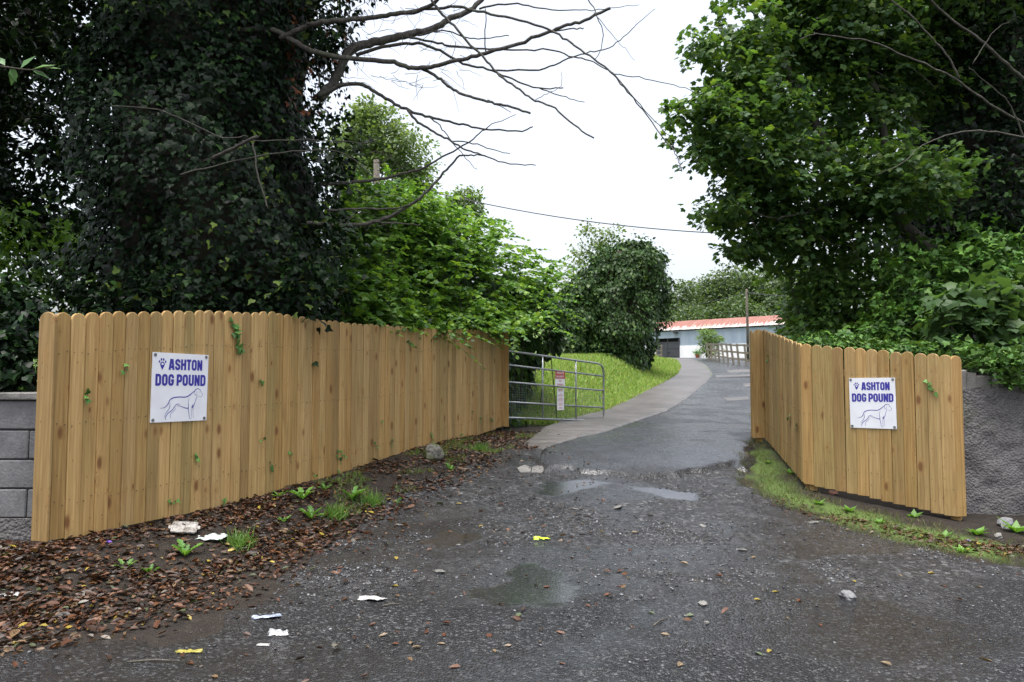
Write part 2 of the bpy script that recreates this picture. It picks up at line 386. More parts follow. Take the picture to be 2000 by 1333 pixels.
def H(x, d, rough=1.0):
    x = np.asarray(x, dtype=float); d = np.asarray(d, dtype=float)
    z = prof(d)
    z = z - 0.028 * np.clip(x, 0, 7) * (1 - sstep(10, 13, d))
    d1, _ = segdist(x, d, (-40, 6.25), FA); d2, t2 = segdist(x, d, FA, FB)
    dist = np.minimum(d1, d2); t = np.where(d2 <= d1, t2, 0)
    behind = (x < FB[0]) & (d > wallline(x))
    fall = np.where(behind, 1.0, 1 - sstep(0.0, 1.55, dist))
    z = z + fall * np.interp(t, [0, 1], [0.27, 0.02])
    bank = 1.08 * sstep(0.1, 2.7, XL(d) - x) * sstep(14.6, 18, d) * (1 - sstep(42, 60, d))
    z = z + np.where(d > 14, bank, 0)
    z = z + (0.35 + 0.4 * sstep(30, 42, d)) * sstep(0, 3.0, x - XR(d)) * sstep(13, 18, d) * (1 - sstep(60, 72, d))
    near = (1 - sstep(14, 24, d))
    if rough:
        z = z + near * ((fbm(x * 0.8, d * 0.8, 3) - 0.5) * 0.05 + (fbm(x * 4, d * 4, 8) - 0.5) * 0.022)
        z = z + (1 - near) * (fbm(x * 0.7, d * 0.7, 4) - 0.5) * 0.12 * sstep(0.0, 1.0, XL(d) - x)
    return z
def G(px, py):
    ds = np.geomspace(1.5, 160, 2600); u = (px - 1000) / F; v = -(py - 666.5) / F
    dy = cT - v * sT; dz = sT + v * cT
    xs = u / dy * ds; zs = CZ + dz / dy * ds
    hit = np.nonzero(zs < H(xs, ds))[0]
    i = hit[0] if len(hit) else len(ds) - 1
    return Vector((xs[i], ds[i], float(H(xs[i], ds[i]))))
def poly_sd(x, d, poly):
    """signed distance, positive inside"""
    poly = np.asarray(poly, dtype=float); n = len(poly)
    best = np.full(x.shape, 1e9); ins = np.zeros(x.shape, dtype=bool)
    for i in range(n):
        A, B = poly[i], poly[(i + 1) % n]
        q, _ = segdist(x, d, A, B); best = np.minimum(best, q)
        c = ((A[1] > d) != (B[1] > d)); den = (B[1] - A[1]) if abs(B[1] - A[1]) > 1e-9 else 1e-9
        ins ^= c & (x < (B[0] - A[0]) * (d - A[1]) / den + A[0])
    return np.where(ins, best, -best)

# regions, outlined on the ground
road_poly = [(-60, -40), (-60, 4.15)] + [G0(*q) for q in [(-60, 1272), (300, 1268), (470, 1215), (560, 1165), (590, 1110), (660, 1050), (745, 998), (810, 958), (880, 918), (960, 892), (1012, 880), (1080, 868), (1440, 868), (1438, 905), (1450, 938), (1500, 970), (1570, 996), (1660, 1022), (1800, 1052), (1880, 1074), (2010, 1084)]] + [(12, 6.4), (60, 6.4), (60, -40)]
drive_poly = [G0(*q) for q in [(1035, 905), (1062, 926), (1120, 916), (1180, 926), (1250, 931), (1330, 926), (1395, 913), (1432, 900)]] + [(float(XR(q)), q) for q in (10.6, 13, 18, 26, 36, 46, 56, 66, 76)] + [(21.5, 79), (12, 79)] + stripR[::-1]
strip_poly = stripL + stripR[::-1]
verge_poly = [G0(*q) for q in [(1445, 880), (1448, 938), (1500, 968), (1565, 992), (1660, 1018), (1780, 1045), (1880, 1068), (2005, 1080), (2005, 1032), (1900, 1020), (1580, 950), (1512, 870), (1490, 850)]]
puddle_polys = [[G0(*q) for q in pp] for pp in [
    [(905, 1172), (890, 1150), (960, 1142), (985, 1108), (1045, 1095), (1110, 1118), (1150, 1150), (1140, 1180), (1060, 1192), (960, 1190)],
    [(1035, 965), (1060, 938), (1150, 932), (1215, 940), (1150, 958), (1080, 978)],
    [(1195, 938), (1290, 945), (1365, 955), (1362, 976), (1290, 968), (1225, 952)],
    [(800, 1065), (860, 1040), (950, 1042), (960, 1062), (880, 1078)]]]

def axis(fine0, fine1, step, lo, hi, g=1.13):
    a = list(np.arange(fine0, fine1, step)); s = step; q = a[-1]
    while q < hi: s = min(s * g, 25); q += s; a.append(q)
    s = step; q = fine0; pre = []
    while q > lo: s = min(s * g, 25); q -= s; pre.append(q)
    return np.array(pre[::-1] + a)
def grid_mesh(name, xs, ds, off_fn, mat, kind, attr_fn, keep_min=None, drop=0.0):
    X, D = np.meshgrid(xs, ds); off = off_fn(X, D) if off_fn else np.zeros_like(X)
    Z = H(X, D) + off + drop
    V = np.stack([X, D, Z], -1).reshape(-1, 3); ny, nx = X.shape
    idx = np.arange(ny * nx).reshape(ny, nx)
    Q = np.stack([idx[:-1, :-1], idx[:-1, 1:], idx[1:, 1:], idx[1:, :-1]], -1).reshape(-1, 4)
    if keep_min is not None:
        ok = (off > keep_min).reshape(-1); Q = Q[ok[Q].any(1)]
        used = np.unique(Q); mp = np.full(len(V), -1); mp[used] = np.arange(len(used)); V = V[used]; Q = mp[Q]
    at = attr_fn(V[:, 0], V[:, 1]) if attr_fn else None
    o = np_mesh(name, V, Q, mat, None, True, at); tag(o, kind=kind); return o

def a_ground(x, d):
    g = sstep(0.0, 0.35, poly_sd(x, d, verge_poly) + (fbm(x * 3, d * 3, 2) - 0.5) * 0.4) * 0.75
    g = np.maximum(g, sstep(14.5, 17, d))
    return {'grass': g}
gx = axis(-5.2, 6.6, 0.05, -260, 260); gd = axis(3.4, 14.0, 0.05, -60, 380, 1.06)
grid_mesh('ground', gx, gd, lambda x, d: -0.06 * sstep(0.3, 0.7, np.where((d < 12) & (d > -45), poly_sd(x, d, road_poly), -1)), MATS['soil_and_turf'], 'structure', a_ground)

def road_off(x, d):
    sd = poly_sd(x, d, road_poly) + (fbm(x * 2.5, d * 2.5, 21) - 0.5) * 0.5
    o = np.clip(sd * 0.12, -0.05, 0.012)
    gz = sstep(6.0, 7.6, d) * (1 - sstep(10.4, 11, d))
    o = o + np.where(sd > 0.15, gz * ((fbm(x * 1.3, d * 1.3, 31, 4) - 0.5) * 0.06 + (vn(x * 13, d * 13, 5) - 0.5) * 0.009), 0)
    pm = np.zeros_like(x); near_ = (d > 4) & (d < 11) & (np.abs(x) < 4)
    for pp in puddle_polys: pm = np.maximum(pm, np.where(near_, sstep(-0.12, 0.10, poly_sd(x, d, pp)), 0))
    return o * (1 - pm) + pm * (H(x, d, 0) - H(x, d) + 0.004)
def a_road(x, d):
    n = fbm(x * 1.6, d * 1.6, 12)
    g = sstep(5.4, 6.8, d + (n - 0.5) * 3) * 1.0
    px, py, _ = project(np.stack([x, d, np.zeros_like(x)], -1))
    wet = np.zeros_like(x)
    for pp in puddle_polys: wet = np.maximum(wet, sstep(-0.02, 0.09, poly_sd(x, d, pp) + (fbm(x * 6, d * 6, 14) - 0.5) * 0.26))
    wet = np.maximum(wet, 0.62 * sstep(0.47, 0.60, fbm(x * 0.8, d * 1.2, 40, 4)))
    dirt = sstep(0.55, 0.1, -(x + 0.4) * 0 + segdist(x, d, (-3.5, 4.6), (-1.0, 7.6))[0] / 2.0 + (n - 0.5) * 0.5)
    dirt = np.maximum(dirt, 0.6 * sstep(0.3, -0.1, poly_sd(x, d, road_poly) + (n - 0.5) * 0.5))
    g = g * (1 - wet); dirt = dirt * (1 - wet)
    return {'gravel': g, 'wet': wet, 'dirt': dirt}
rx = axis(-4.4, 6.2, 0.036, -60, 60, 1.15); rd = axis(3.45, 11.4, 0.036, -40, 12.2, 1.15)
grid_mesh('road', rx, rd, road_off, MATS['road_tarmac'], 'structure', a_road, -0.045, 0.004)

def drive_off(x, d):
    n = (fbm(x * 3.0, d * 3.0, 51) - 0.5) * 0.35 * (1 - sstep(11.5, 13, d))
    sd = poly_sd(x, d, drive_poly) + n
    top = 0.045 * (1 - sstep(10.8, 13.5, d)) + 0.014
    return np.clip(sd * 0.55, -0.05, 1) * (sd < 0) + np.minimum(np.clip(sd, 0, 1) * 0.6, top) * (sd >= 0)
def a_drive(x, d):
    n = fbm(x * 1.2, d * 1.2, 61)
    wet = 0.40 * sstep(0.42, 0.58, n) + 0.22
    return {'gravel': np.zeros_like(x) + 0.15 * (1 - sstep(11, 12, d)), 'wet': wet, 'dirt': 0.4 * sstep(0.6, 0.75, fbm(x * .5, d * .5, 66))}
dx = axis(0.0, 5.0, 0.045, -0.2, 27.5, 1.05); dd_ = axis(9.6, 13.0, 0.045, 9.5, 79, 1.035)
grid_mesh('driveway', dx, dd_, drive_off, MATS['drive_tarmac'], 'structure', a_drive, -0.045, 0.012)
def strip_off(x, d):
    sd = poly_sd(x, d, strip_poly) + (fbm(x * 2.0, d * 2.0, 71) - 0.5) * 0.12
    return np.clip(sd * 0.6, -0.05, 0.03)
sx = axis(-0.3, 6.5, 0.06, -0.6, 22, 1.04); sd_ = axis(10.6, 22.0, 0.07, 10.4, 74, 1.035)
grid_mesh('concrete_path', sx, sd_, strip_off, MATS['slab_concrete'], 'structure', None, -0.045, 0.016)
# pale concrete repair patches let into the tarmac
def slab(name, corners, mat, th=0.02, label=None, cat=None, group=None, kind=None):
    pts = [Vector(q) for q in corners]; cen = sum(pts, Vector()) / len(pts)
    n = len(pts); v = [(p.x, p.y, float(H(p.x, p.y)) + th) for p in pts] + [(p.x, p.y, float(H(p.x, p.y)) - 0.08) for p in pts]
    f = [tuple(range(n))] + [(i, i + n, (i + 1) % n + n, (i + 1) % n) for i in range(n)]
    return tag(mk(name, v, f, mat), label, cat, group, kind)
patch_px = [[(1418, 725), (1472, 722), (1478, 728), (1425, 730)], [(1398, 735), (1490, 734), (1500, 738), (1400, 739)],
            [(1450, 752), (1530, 750), (1535, 757), (1455, 758)], [(1412, 780), (1460, 777), (1466, 783), (1420, 786)]]
for q in patch_px: slab('concrete_patch', [Vector((*G0(*a), 0)) for a in q], MATS['slab_concrete'], 0.031, kind='structure')
# the broken old slab at the lip, in pieces
for i, q in enumerate([[(1010, 918), (1025, 912), (1038, 917), (1036, 926), (1016, 927)], [(1040, 916), (1060, 912), (1066, 920), (1058, 928), (1038, 927)], [(1068, 913), (1088, 911), (1086, 919), (1070, 923)], [(1090, 912), (1102, 914), (1098, 920), (1089, 920)]]):
    slab('broken_concrete', [G(*a) for a in q], MATS['stone_grey'], 0.03, 'flat piece of broken concrete at the edge of the raised tarmac', 'concrete slab', 'pieces of broken concrete at the tarmac edge')

# ------------------------------------------------------------------ timber fences
def onplane(px, py, A, B):
    u = (px - 1000) / F; v = -(py - 666.5) / F; dy = cT - v * sT; k = u / dy
    s = (k * A[1] - A[0]) / ((B[0] - A[0]) - k * (B[1] - A[1]))
    d = A[1] + s * (B[1] - A[1]); return P(px, py, d), s
def board_mesh(w, h, th=0.022):
    n = 8; ch = 0.004
    out = [(-w / 2, 0), (w / 2, 0)]
    rr = w * 0.5; cy = h - rr * 0.86
    for i in range(n + 1):
        a = math.pi * i / n; out.append((math.cos(a) * w / 2, cy + math.sin(a) * rr * 0.86))
    m = len(out); cx, cz = 0, h / 2
    ins = [(x - math.copysign(ch, x) if abs(x) > ch else x, z + (ch if z < h / 2 else -ch)) for x, z in out]
    v = [(x, 0, z) for x, z in ins] + [(x, ch, z) for x, z in out] + [(x, th, z) for x, z in out]
    f = [tuple(range(m))] + [tuple(range(3 * m - 1, 2 * m - 1, -1))]
    for b in (0, m):
        f += [(b + i, b + m + i, b + m + (i + 1) % m, b + (i + 1) % m) for i in range(m)]
    return v, f
def add_board(parent, root, pos, ang, zb, zt, w, tilt=0.0, name='board'):
    v, f = board_mesh(w, zt - zb)
    o = mk(name, v, f, MATS['fence_wood'], parent)
    o.location = Vector((pos[0], pos[1], zb)) - Vector(root); o.rotation_euler = (tilt, random.gauss(0, 0.0022), ang)
    return o
def fence(root_obj, A, B, n, zt, zb, gaps=(), wover=1.0):
    A = np.array(A); B = np.array(B); e = (B - A) / np.linalg.norm(B - A); L = np.linalg.norm(B - A); ang = math.atan2(e[1], e[0])
    nrm = np.array((e[1], -e[0])); wd = L / n
    root = root_obj.location
    for i in range(n):
        s = (i + 0.5) / n; p = A + (B - A) * s + nrm * (0.007 if i % 2 else 0.0) + nrm * random.uniform(0, 0.002)
        b = zb(s) + random.uniform(-0.006, 0.006) + (0.13 if i in gaps else 0)
        add_board(root_obj, root, p, ang, b, zt(s) + random.uniform(-0.008, 0.008), wd * random.uniform(0.965, 1.0) * wover)
    nl = MB()
    for i in range(n):
        for fr in (0.16, 0.5, 0.82):
            for k in (-.28, .26):
                s = (i + 0.5 + k) / n; p = A + (B - A) * s + nrm * 0.0105; z = zb(s) + (zt(s) - zb(s)) * fr + random.gauss(0, .012)
                a = Vector((p[0] - root[0], p[1] - root[1], z - root[2])); nl.tube([a - Vector((nrm[0], nrm[1], 0)) * .012, a], .0038, 6)
    nl.build('nail_heads', MATS['nail'], root_obj)['kind'] = 'stuff'
    # rails and posts at the back carry the boards
    for fr in (0.16, 0.5, 0.82):
        v = []
        for s in (0, 1):
            p = A + (B - A) * s - nrm * 0.05; z = zb(s) + (zt(s) - zb(s)) * fr
            for dn, dz in ((-.027, -.04), (.027, -.04), (.027, .04), (-.027, .04)):
                v.append((p[0] + nrm[0] * dn - root[0], p[1] + nrm[1] * dn - root[1], z + dz - root[2]))
        mk('rail', v, [(0, 1, 2, 3), (7, 6, 5, 4), (0, 4, 5, 1), (1, 5, 6, 2), (2, 6, 7, 3), (3, 7, 4, 0)], MATS['fence_wood'], root_obj)
    for k in range(int(L / 2.2) + 2):
        s = min(1, max(0, k / (int(L / 2.2) + 1))); s = 0.02 + 0.96 * s
        p = A + (B - A) * s - nrm * 0.127; g = float(H(p[0], p[1])) - 0.15; m = MB()
        m.box((0, 0, (zt(s) - 0.12 - g) / 2), (0.095, 0.095, zt(s) - 0.12 - g))
        m.build('post', MATS['fence_wood'], root_obj, False, Vector((p[0], p[1], g)) - Vector(root), (0, 0, ang))
    return e, nrm, ang
LT = [(70, 612), (200, 610), (400, 607), (540, 610), (600, 621), (700, 632), (800, 639), (900, 643), (985, 645)]
LB = [(60, 1056), (129, 1053), (195, 1040), (292, 1018), (378, 1001), (456, 985), (546, 967), (617, 947), (734, 919), (831, 888), (890, 867), (985, 832)]
def prof_from_px(lst, A, B):
    q = [(onplane(x, y, A, B)[1], onplane(x, y, A, B)[0].z) for x, y in lst]; q.sort()
    a = np.array(q); return lambda s: float(np.interp(s, a[:, 0], a[:, 1]))
lz_t, lz_b = prof_from_px(LT, FA, FB), prof_from_px(LB, FA, FB)
left_fence = tag(empty('timber_fence', (FA[0], FA[1], lz_b(0))), 'long honey coloured timber board fence with rounded tops beside the concrete block wall', 'fence')
gap_s = onplane(838, 880, FA, FB)[1]
Le, Ln, Lang = fence(left_fence, FA, FB, 67, lz_t, lz_b, gaps=(int(gap_s * 67), int(gap_s * 67) + 1))
# end board turned back towards the block wall, and the closing board beside the gate
pL = FA + np.array((-0.072, -0.028)); add_board(left_fence, left_fence.location, pL, R(-14), lz_b(0) - 0.01, lz_t(0) + 0.005, 0.165)
pB = FB + Ln * -0.01 + Le * 0.02; add_board(left_fence, left_fence.location, pB + np.array((0.06, -0.02)), Lang - R(78), lz_b(1), lz_t(1), 0.15)

RC, RE, RP = np.array((3.93, 9.74)), np.array((5.22, 8.50)), np.array((4.40, 12.55))
rz_t, rz_b = prof_from_px([(1567, 671), (1700, 683), (1850, 694), (1890, 698)], RC, RE), prof_from_px([(1572, 945), (1700, 972), (1850, 1008), (1890, 1013)], RC, RE)
right_fence = tag(empty('timber_fence', (RC[0], RC[1], rz_b(0))), 'short angled timber board fence with rounded tops beside the roughcast wall', 'fence')
Re, Rn, Rang = fence(right_fence, RC, RE, 13, rz_t, rz_b)
add_board(right_fence, right_fence.location, RE + np.array((0.062, 0.025)), R(12), rz_b(1), rz_t(1), 0.155)
pt, pb = P(1500, 644, RP[1]).z, P(1500, 856, RP[1]).z
ct, cb = P(1566, 672, RC[1]).z, P(1572, 944, RC[1]).z
fence(right_fence, RP, RC, 22, lambda s: pt + (ct - pt) * s, lambda s: pb + (cb - pb) * s)
# boxed end post of the right fence: one board to the drive, one to the road
q = RP + np.array((-0.085, -0.02)); add_board(right_fence, right_fence.location, q, R(2), pb + 0.0, pt + 0.0, 0.20)
add_board(right_fence, right_fence.location, q + np.array((-0.115, 0.085)), R(-96), pb, pt - 0.01, 0.16)
m = MB(); gz = float(H(q[0], q[1] + .07)) - 0.1; m.box((0, 0, (pt - 0.15 - gz) / 2), (0.11, 0.09, pt - 0.15 - gz))
m.build('post', MATS['fence_wood'], right_fence, False, Vector((q[0], q[1] + 0.075, gz)) - right_fence.location)

# ------------------------------------------------------------------ signs
def ribbon(m, pts, wid, y):
    """flat variable-width stroke in the x-z plane of a sign at depth y"""
    p = np.array(pts, dtype=float); n = len(p)
    if not hasattr(wid, '__len__'): wid = [wid] * n
    L = []; Rr = []
    for i in range(n):
        t = p[min(i + 1, n - 1)] - p[max(i - 1, 0)]; t = t / (np.linalg.norm(t) + 1e-9); q = np.array((-t[1], t[0])) * wid[i] / 2
        L.append(p[i] + q); Rr.append(p[i] - q)
    v = [(a[0], y, a[1]) for a in L] + [(a[0], y, a[1]) for a in Rr]
    m.add(v, [(i, i + 1, n + i + 1, n + i) for i in range(n - 1)])
def arc(cx, cz, rx, rz, a0, a1, n=8):
    return [(cx + rx * math.cos(R(a0 + (a1 - a0) * i / n)), cz + rz * math.sin(R(a0 + (a1 - a0) * i / n))) for i in range(n + 1)]
def glyph(ch):
    """heavy condensed capitals, cap height 1, as strokes; returns strokes and width"""
    t = 0.215; h = t / 2; W = 0.56; r = 0.165; l, rr = h, W - h; cm = W / 2; q = (W - t) / 2
    top, bot = 1 - h * 0.85, h * 0.85
    O = arc(cm, top - r, q, r, 0, 180) + arc(cm, bot + r, q, r, 180, 360) + [(rr, top - r)]
    D = {
        'A': ([[(0.09, 0), (0.235, 1)], [(0.49, 0), (0.345, 1)], [(0.14, 0.27), (0.44, 0.27)]], 0.58),
        'S': ([[(rr, 0.68)] + arc(cm, top - r, q, r, 0, 180) + [(l, 0.63), (cm - .09, 0.54), (cm + .09, 0.46), (rr, 0.37)] + arc(cm, bot + r, q, r, 360, 180) + [(l, 0.33)]], 0.55),
        'H': ([[(l, 0), (l, 1)], [(rr, 0), (rr, 1)], [(l, 0.52), (rr, 0.52)]], W),
        'T': ([[(0.235, 0), (0.235, 1)], [(0, 1 - h * .85), (0.47, 1 - h * .85)]], 0.47),
        'O': ([O], W), 'N': ([[(l, 0), (l, 1)], [(rr, 0), (rr, 1)], [(l, 0.95), (rr, 0.05)]], W),
        'D': ([[(l, 0), (l, 1)], [(l, top)] + [(cm, top)] + arc(cm, top - r, q, r, 90, 0) + arc(cm, bot + r, q, r, 0, -90) + [(l, bot)]], W),
        'G': ([[(rr, 0.66)] + arc(cm, top - r, q, r, 0, 180) + arc(cm, bot + r, q, r, 180, 360) + [(rr, 0.48)], [(cm, 0.45), (W, 0.45)]], W),
        'P': ([[(l, 0), (l, 1)], [(l, top), (cm, top)] + arc(cm, top - r * .9, q, r * .9, 90, 0) + arc(cm, 0.40 + r * .9, q, r * .9, 0, -90) + [(l, 0.40)]], 0.54),
        'U': ([[(l, 1), (l, bot + r)] + arc(cm, bot + r, q, r, 180, 360) + [(rr, 1)]], W),
    }
    return D[ch][0], D[ch][1], t
def word(m, txt, x0, x1, z0, h, y):
    tot = 0; adv = []
    for c in txt:
        if c == ' ': adv.append(0.20); continue
        adv.append(glyph(c)[1] + 0.055)
    sx = (x1 - x0) / (sum(adv) - 0.055); x = x0; k = 0
    for c, a in zip(txt, adv):
        if c != ' ':
            st, wd, t = glyph(c)
            for s in st:
                k += 1
                ribbon(m, [(x + p[0] * sx, z0 + p[1] * h) for p in s], t * (sx + h) / 2, y - 0.00012 * (k % 4))
        x += a * sx
def disc(m, cx, cz, rx, rz, y, n=14):
    m.add([(cx + rx * math.cos(2 * math.pi * i / n), y, cz + rz * math.sin(2 * math.pi * i / n)) for i in range(n)], [tuple(range(n - 1, -1, -1))])
DOG = [  # traced strokes on the sign face: (x, y, width) in sign fractions of width, y down
    [(.155, .800, .003), (.215, .793, .007), (.265, .765, .010), (.295, .720, .010), (.305, .690, .006)],
    [(.288, .755, .004), (.300, .710, .009), (.330, .672, .013), (.390, .648, .013), (.480, .640, .013), (.570, .643, .014), (.635, .630, .014), (.700, .590, .012), (.745, .560, .011), (.775, .535, .008)],
    [(.745, .562, .006), (.775, .530, .009), (.815, .518, .009), (.855, .530, .007), (.872, .555, .005), (.900, .590, .004), (.905, .608, .006), (.893, .632, .004), (.870, .642, .004), (.850, .640, .003), (.830, .622, .003)],
    [(.755, .550, .004), (.758, .585, .005), (.775, .612, .006), (.798, .616, .005), (.802, .590, .003), (.797, .560, .002)],
    [(.852, .560, .004), (.853, .575, .005)],
    [(.812, .622, .003), (.785, .675, .007), (.765, .735, .008), (.742, .780, .011), (.715, .798, .015), (.735, .745, .004)],
    [(.660, .655, .003), (.645, .710, .006), (.648, .760, .008), (.655, .790, .007), (.640, .808, .008)],
    [(.650, .790, .012), (.650, .815, .010), (.662, .870, .008), (.672, .930, .007), (.690, .962, .006), (.715, .968, .003)],
    [(.650, .810, .013), (.600, .805, .010), (.540, .785, .008), (.480, .770, .006), (.440, .772, .003)],
    [(.500, .752, .002), (.470, .744, .006), (.430, .750, .009), (.395, .790, .009), (.360, .832, .010), (.300, .868, .010), (.265, .905, .009), (.250, .955, .006), (.262, .968, .003)],
    [(.318, .715, .004), (.318, .770, .007), (.300, .820, .007), (.262, .862, .006), (.240, .900, .004), (.236, .935, .002)],
    [(.425, .792, .003), (.405, .828, .005), (.365, .862, .005), (.336, .890, .006), (.330, .925, .005), (.350, .945, .003)],
    [(.722, .800, .006), (.708, .860, .004), (.712, .915, .004), (.728, .950, .003)],
    [(.742, .790, .005), (.738, .850, .004), (.742, .900, .004), (.757, .948, .003)],
]
def dog_sign(corners, A, B, label, nrm, ang):
    tl, tr, bl, br = [onplane(x, y, A, B)[0] for x, y in corners]
    W = ((tr - tl).length + (br - bl).length) / 2; Hh = ((tl - bl).length + (tr - br).length) / 2
    c = (tl + tr + bl + br) / 4; roll = math.atan2((tr - tl).z, Vector((tr.x - tl.x, tr.y - tl.y)).length)
    root = empty('dog_pound_sign', (c.x + nrm[0] * 0.016, c.y + nrm[1] * 0.016, c.z))
    root.rotation_euler = (0, 0, ang); tag(root, label, 'sign', 'dog pound signs on the fences')
    Mx = lambda p: (p[0] * math.cos(roll) - p[2] * math.sin(roll), p[1], p[0] * math.sin(roll) + p[2] * math.cos(roll))
    X = lambda f: (f - 0.5) * W; Zf = lambda f: (0.5 - f) * Hh
    pl = MB(); pl.box((0, 0.004, 0), (W, 0.008, Hh)); pl.v = [Mx(p) for p in pl.v]; pl.build('panel', MATS['sign_white'], root)
    t1 = MB(); word(t1, 'ASHTON', X(.275), X(.885), Zf(.245), Hh * .16, -0.0012); t1.v = [Mx(p) for p in t1.v]; t1.build('lettering', MATS['ink_blue'], root)
    t2 = MB(); word(t2, 'DOG POUND', X(.055), X(.955), Zf(.475), Hh * .165, -0.0012); t2.v = [Mx(p) for p in t2.v]; t2.build('lettering', MATS['ink_blue'], root)
    dg = MB()
    for k, st in enumerate(DOG):
        sp = spline(st, 4); ribbon(dg, [(X(a), Zf(b)) for a, b, _ in sp], [max(0.004, q * 1.15) * W for _, _, q in sp], -0.0011 - 0.00012 * (k % 6))
    dg.v = [Mx(p) for p in dg.v]; dg.build('dog_outline', MATS['ink_blue'], root)
    pw = MB(); cx = X(.165); cz = Zf(.16); u = W
    for ox, oz, rx, rz in ((-.052, .030, .013, .019), (-.019, .062, .013, .021), (.019, .062, .013, .021), (.052, .030, .013, .019)): disc(pw, cx + ox * u, cz + oz * u, rx * u, rz * u, -0.0012)
    pw.add([(cx + a * u, -0.0012, cz + b * u) for a, b in ((-.040, -.012), (-.034, .012), (-.018, .026), (0, .030), (.018, .026), (.034, .012), (.040, -.012), (.024, -.05), (0, -.09), (-.024, -.05))], [tuple(range(9, -1, -1))])
    pw.v = [Mx(p) for p in pw.v]; pwo = pw.build('paw_emblem', MATS['ink_blue'], root)
    ho = MB(); disc(ho, cx, cz - 0.004 * u, .021 * u, .016 * u, -0.0018); ho.v = [Mx(p) for p in ho.v]; ho.build('paw_centre', MATS['sign_white'], pwo)
    for a in (.04, .955):
        for b in (.035, .965):
            s = MB(); s.tube([(X(a), 0.002, Zf(b)), (X(a), -0.004, Zf(b))], 0.017, 10); s.tube([(X(a), -0.004, Zf(b)), (X(a), -0.007, Zf(b))], 0.007, 8)
            s.v = [Mx(p) for p in s.v]; s.build('screw', MATS['screw_metal'], root)
dog_sign([(297, 688), (404, 694), (291, 823), (402, 824)], FA, FB, 'white dog pound sign with blue lettering on the long fence beside the block wall', Ln, Lang)
dog_sign([(1659, 739), (1749, 738), (1662, 836), (1752, 838)], RC, RE, 'white dog pound sign with blue lettering on the short angled fence beside the roughcast wall', Rn, Rang)

# ------------------------------------------------------------------ galvanised field gate, swung open
gd0, gd1 = 14.12, 16.6
h_t, h_b, e_t, e_b = P(986, 685, gd0), P(986, 816, gd0), P(1179, 712, gd1), P(1179, 823, gd1)
gate = tag(empty('field_gate', (h_b.x, h_b.y, h_b.z)), 'open galvanised steel field gate with five rails and wire mesh in its lower half', 'gate')
def gp(u, v):   # u along, v up 0..1
    a = h_b.lerp(e_b, u); b = h_t.lerp(e_t, u); return a.lerp(b, v) - gate.location
tb = 0.022
m = MB()
fr = [gp(0, 0)] + [gp(u, 0) for u in (0.3, 0.6, 0.93)] + [gp(0.965, 0.012), gp(0.99, 0.05), gp(1, 0.12)] + [gp(1, v) for v in (0.3, 0.6, 0.86)] + [gp(0.99, 0.94), gp(0.965, 0.985), gp(0.93, 1)] + [gp(u, 1) for u in (0.6, 0.3, 0)]
m.tube(fr, tb, 8); m.build('frame', MATS['galvanised'], gate, True)
m = MB(); m.tube([gp(0, -0.02), gp(0, 1.03)], 0.021, 8); m.build('hinge_stile', MATS['galvanised'], gate, True)
for v in (0.235, 0.565 - 0.03, 0.79):
    m = MB(); m.tube([gp(0, v), gp(1, v)], 0.019, 8); m.build('rail', MATS['galvanised'], gate, True)
for u in (0.345, 0.685):
    m = MB(); m.tube([gp(u, 0), gp(u, 1)], 0.019, 8); m.build('upright', MATS['galvanised'], gate, True)
m = MB()
nv, nh = 62, 15
for i in range(1, nv): m.tube([gp(i / nv, 0.0), gp(i / nv, 0.535)], 0.0018, 3, False)
for i in range(1, nh): m.tube([gp(0, 0.535 * i / nh), gp(1, 0.535 * i / nh)], 0.0018, 3, False)
m.build('wire_mesh', MATS['galvanised'], gate)
m = MB(); m.tube([gp(1, 0.40), gp(0.955, 0.40), gp(0.955, 0.46), gp(0.955, 0.38)], 0.012, 6); m.build('latch', MATS['galvanised'], gate)
gpost = MB(); hp = h_b + Vector((-0.05, 0.01, 0)); gz = float(H(hp.x, hp.y))
gpost.tube([(0, 0, -0.1), (0, 0, P(984, 655, gd0).z - gz)], 0.024, 8)
tag(gpost.build('gate_post', MATS['galvanised'], None, True, (hp.x, hp.y, gz)), 'slim galvanised post the field gate hangs from', 'post')
for k, v in enumerate((0.1, 0.9)):
    m = MB(); a = gp(0, v); m.tube([a, a + Vector((-0.055, 0.012, 0))], 0.012, 6); m.build('hinge', MATS['galvanised'], gate)
def font_mesh(name, txt, size, mat, parent, M, sx=1.0):
    cu = bpy.data.curves.new('txt', 'FONT'); cu.body = txt; cu.size = size; cu.align_x = 'CENTER'; cu.offset = size * 0.018; cu.resolution_u = 3
    to = bpy.data.objects.new('txt', cu); C.objects.link(to); bpy.context.view_layer.update()
    me = bpy.data.meshes.new_from_object(to.evaluated_get(bpy.context.evaluated_depsgraph_get()))
    bpy.data.objects.remove(to); me.materials.clear(); me.materials.append(mat); me.name = name
    for v in me.vertices: v.co = M @ Vector((v.co.x * sx, v.co.y, 0))
    return link_mesh(name, me, parent)
gdir = (e_b - h_b); gdir.z = 0; gdir.normalize(); gn = Vector((gdir.y, -gdir.x, 0))
def gate_sign(name, px0, px1, py0, py1, label):
    u0 = (px0 - 986) / (1179 - 986); um = u0 * gd0 / (gd1 + (gd0 - gd1) * u0) if True else u0
    dm = gd0 + (gd1 - gd0) * um
    a = P((px0 + px1) / 2, (py0 + py1) / 2, dm); W = (px1 - px0) / F * dm / max(0.5, abs(gn.y)); Hh = (py1 - py0) / F * dm
    p = a + gn * 0.03; root = empty(name, p, math.atan2(gdir.y, gdir.x)); tag(root, label, 'sign'); return root, W, Hh
XZ = Matrix(((1, 0, 0, 0), (0, 0, 0, 0), (0, 1, 0, 0), (0, 0, 0, 1)))
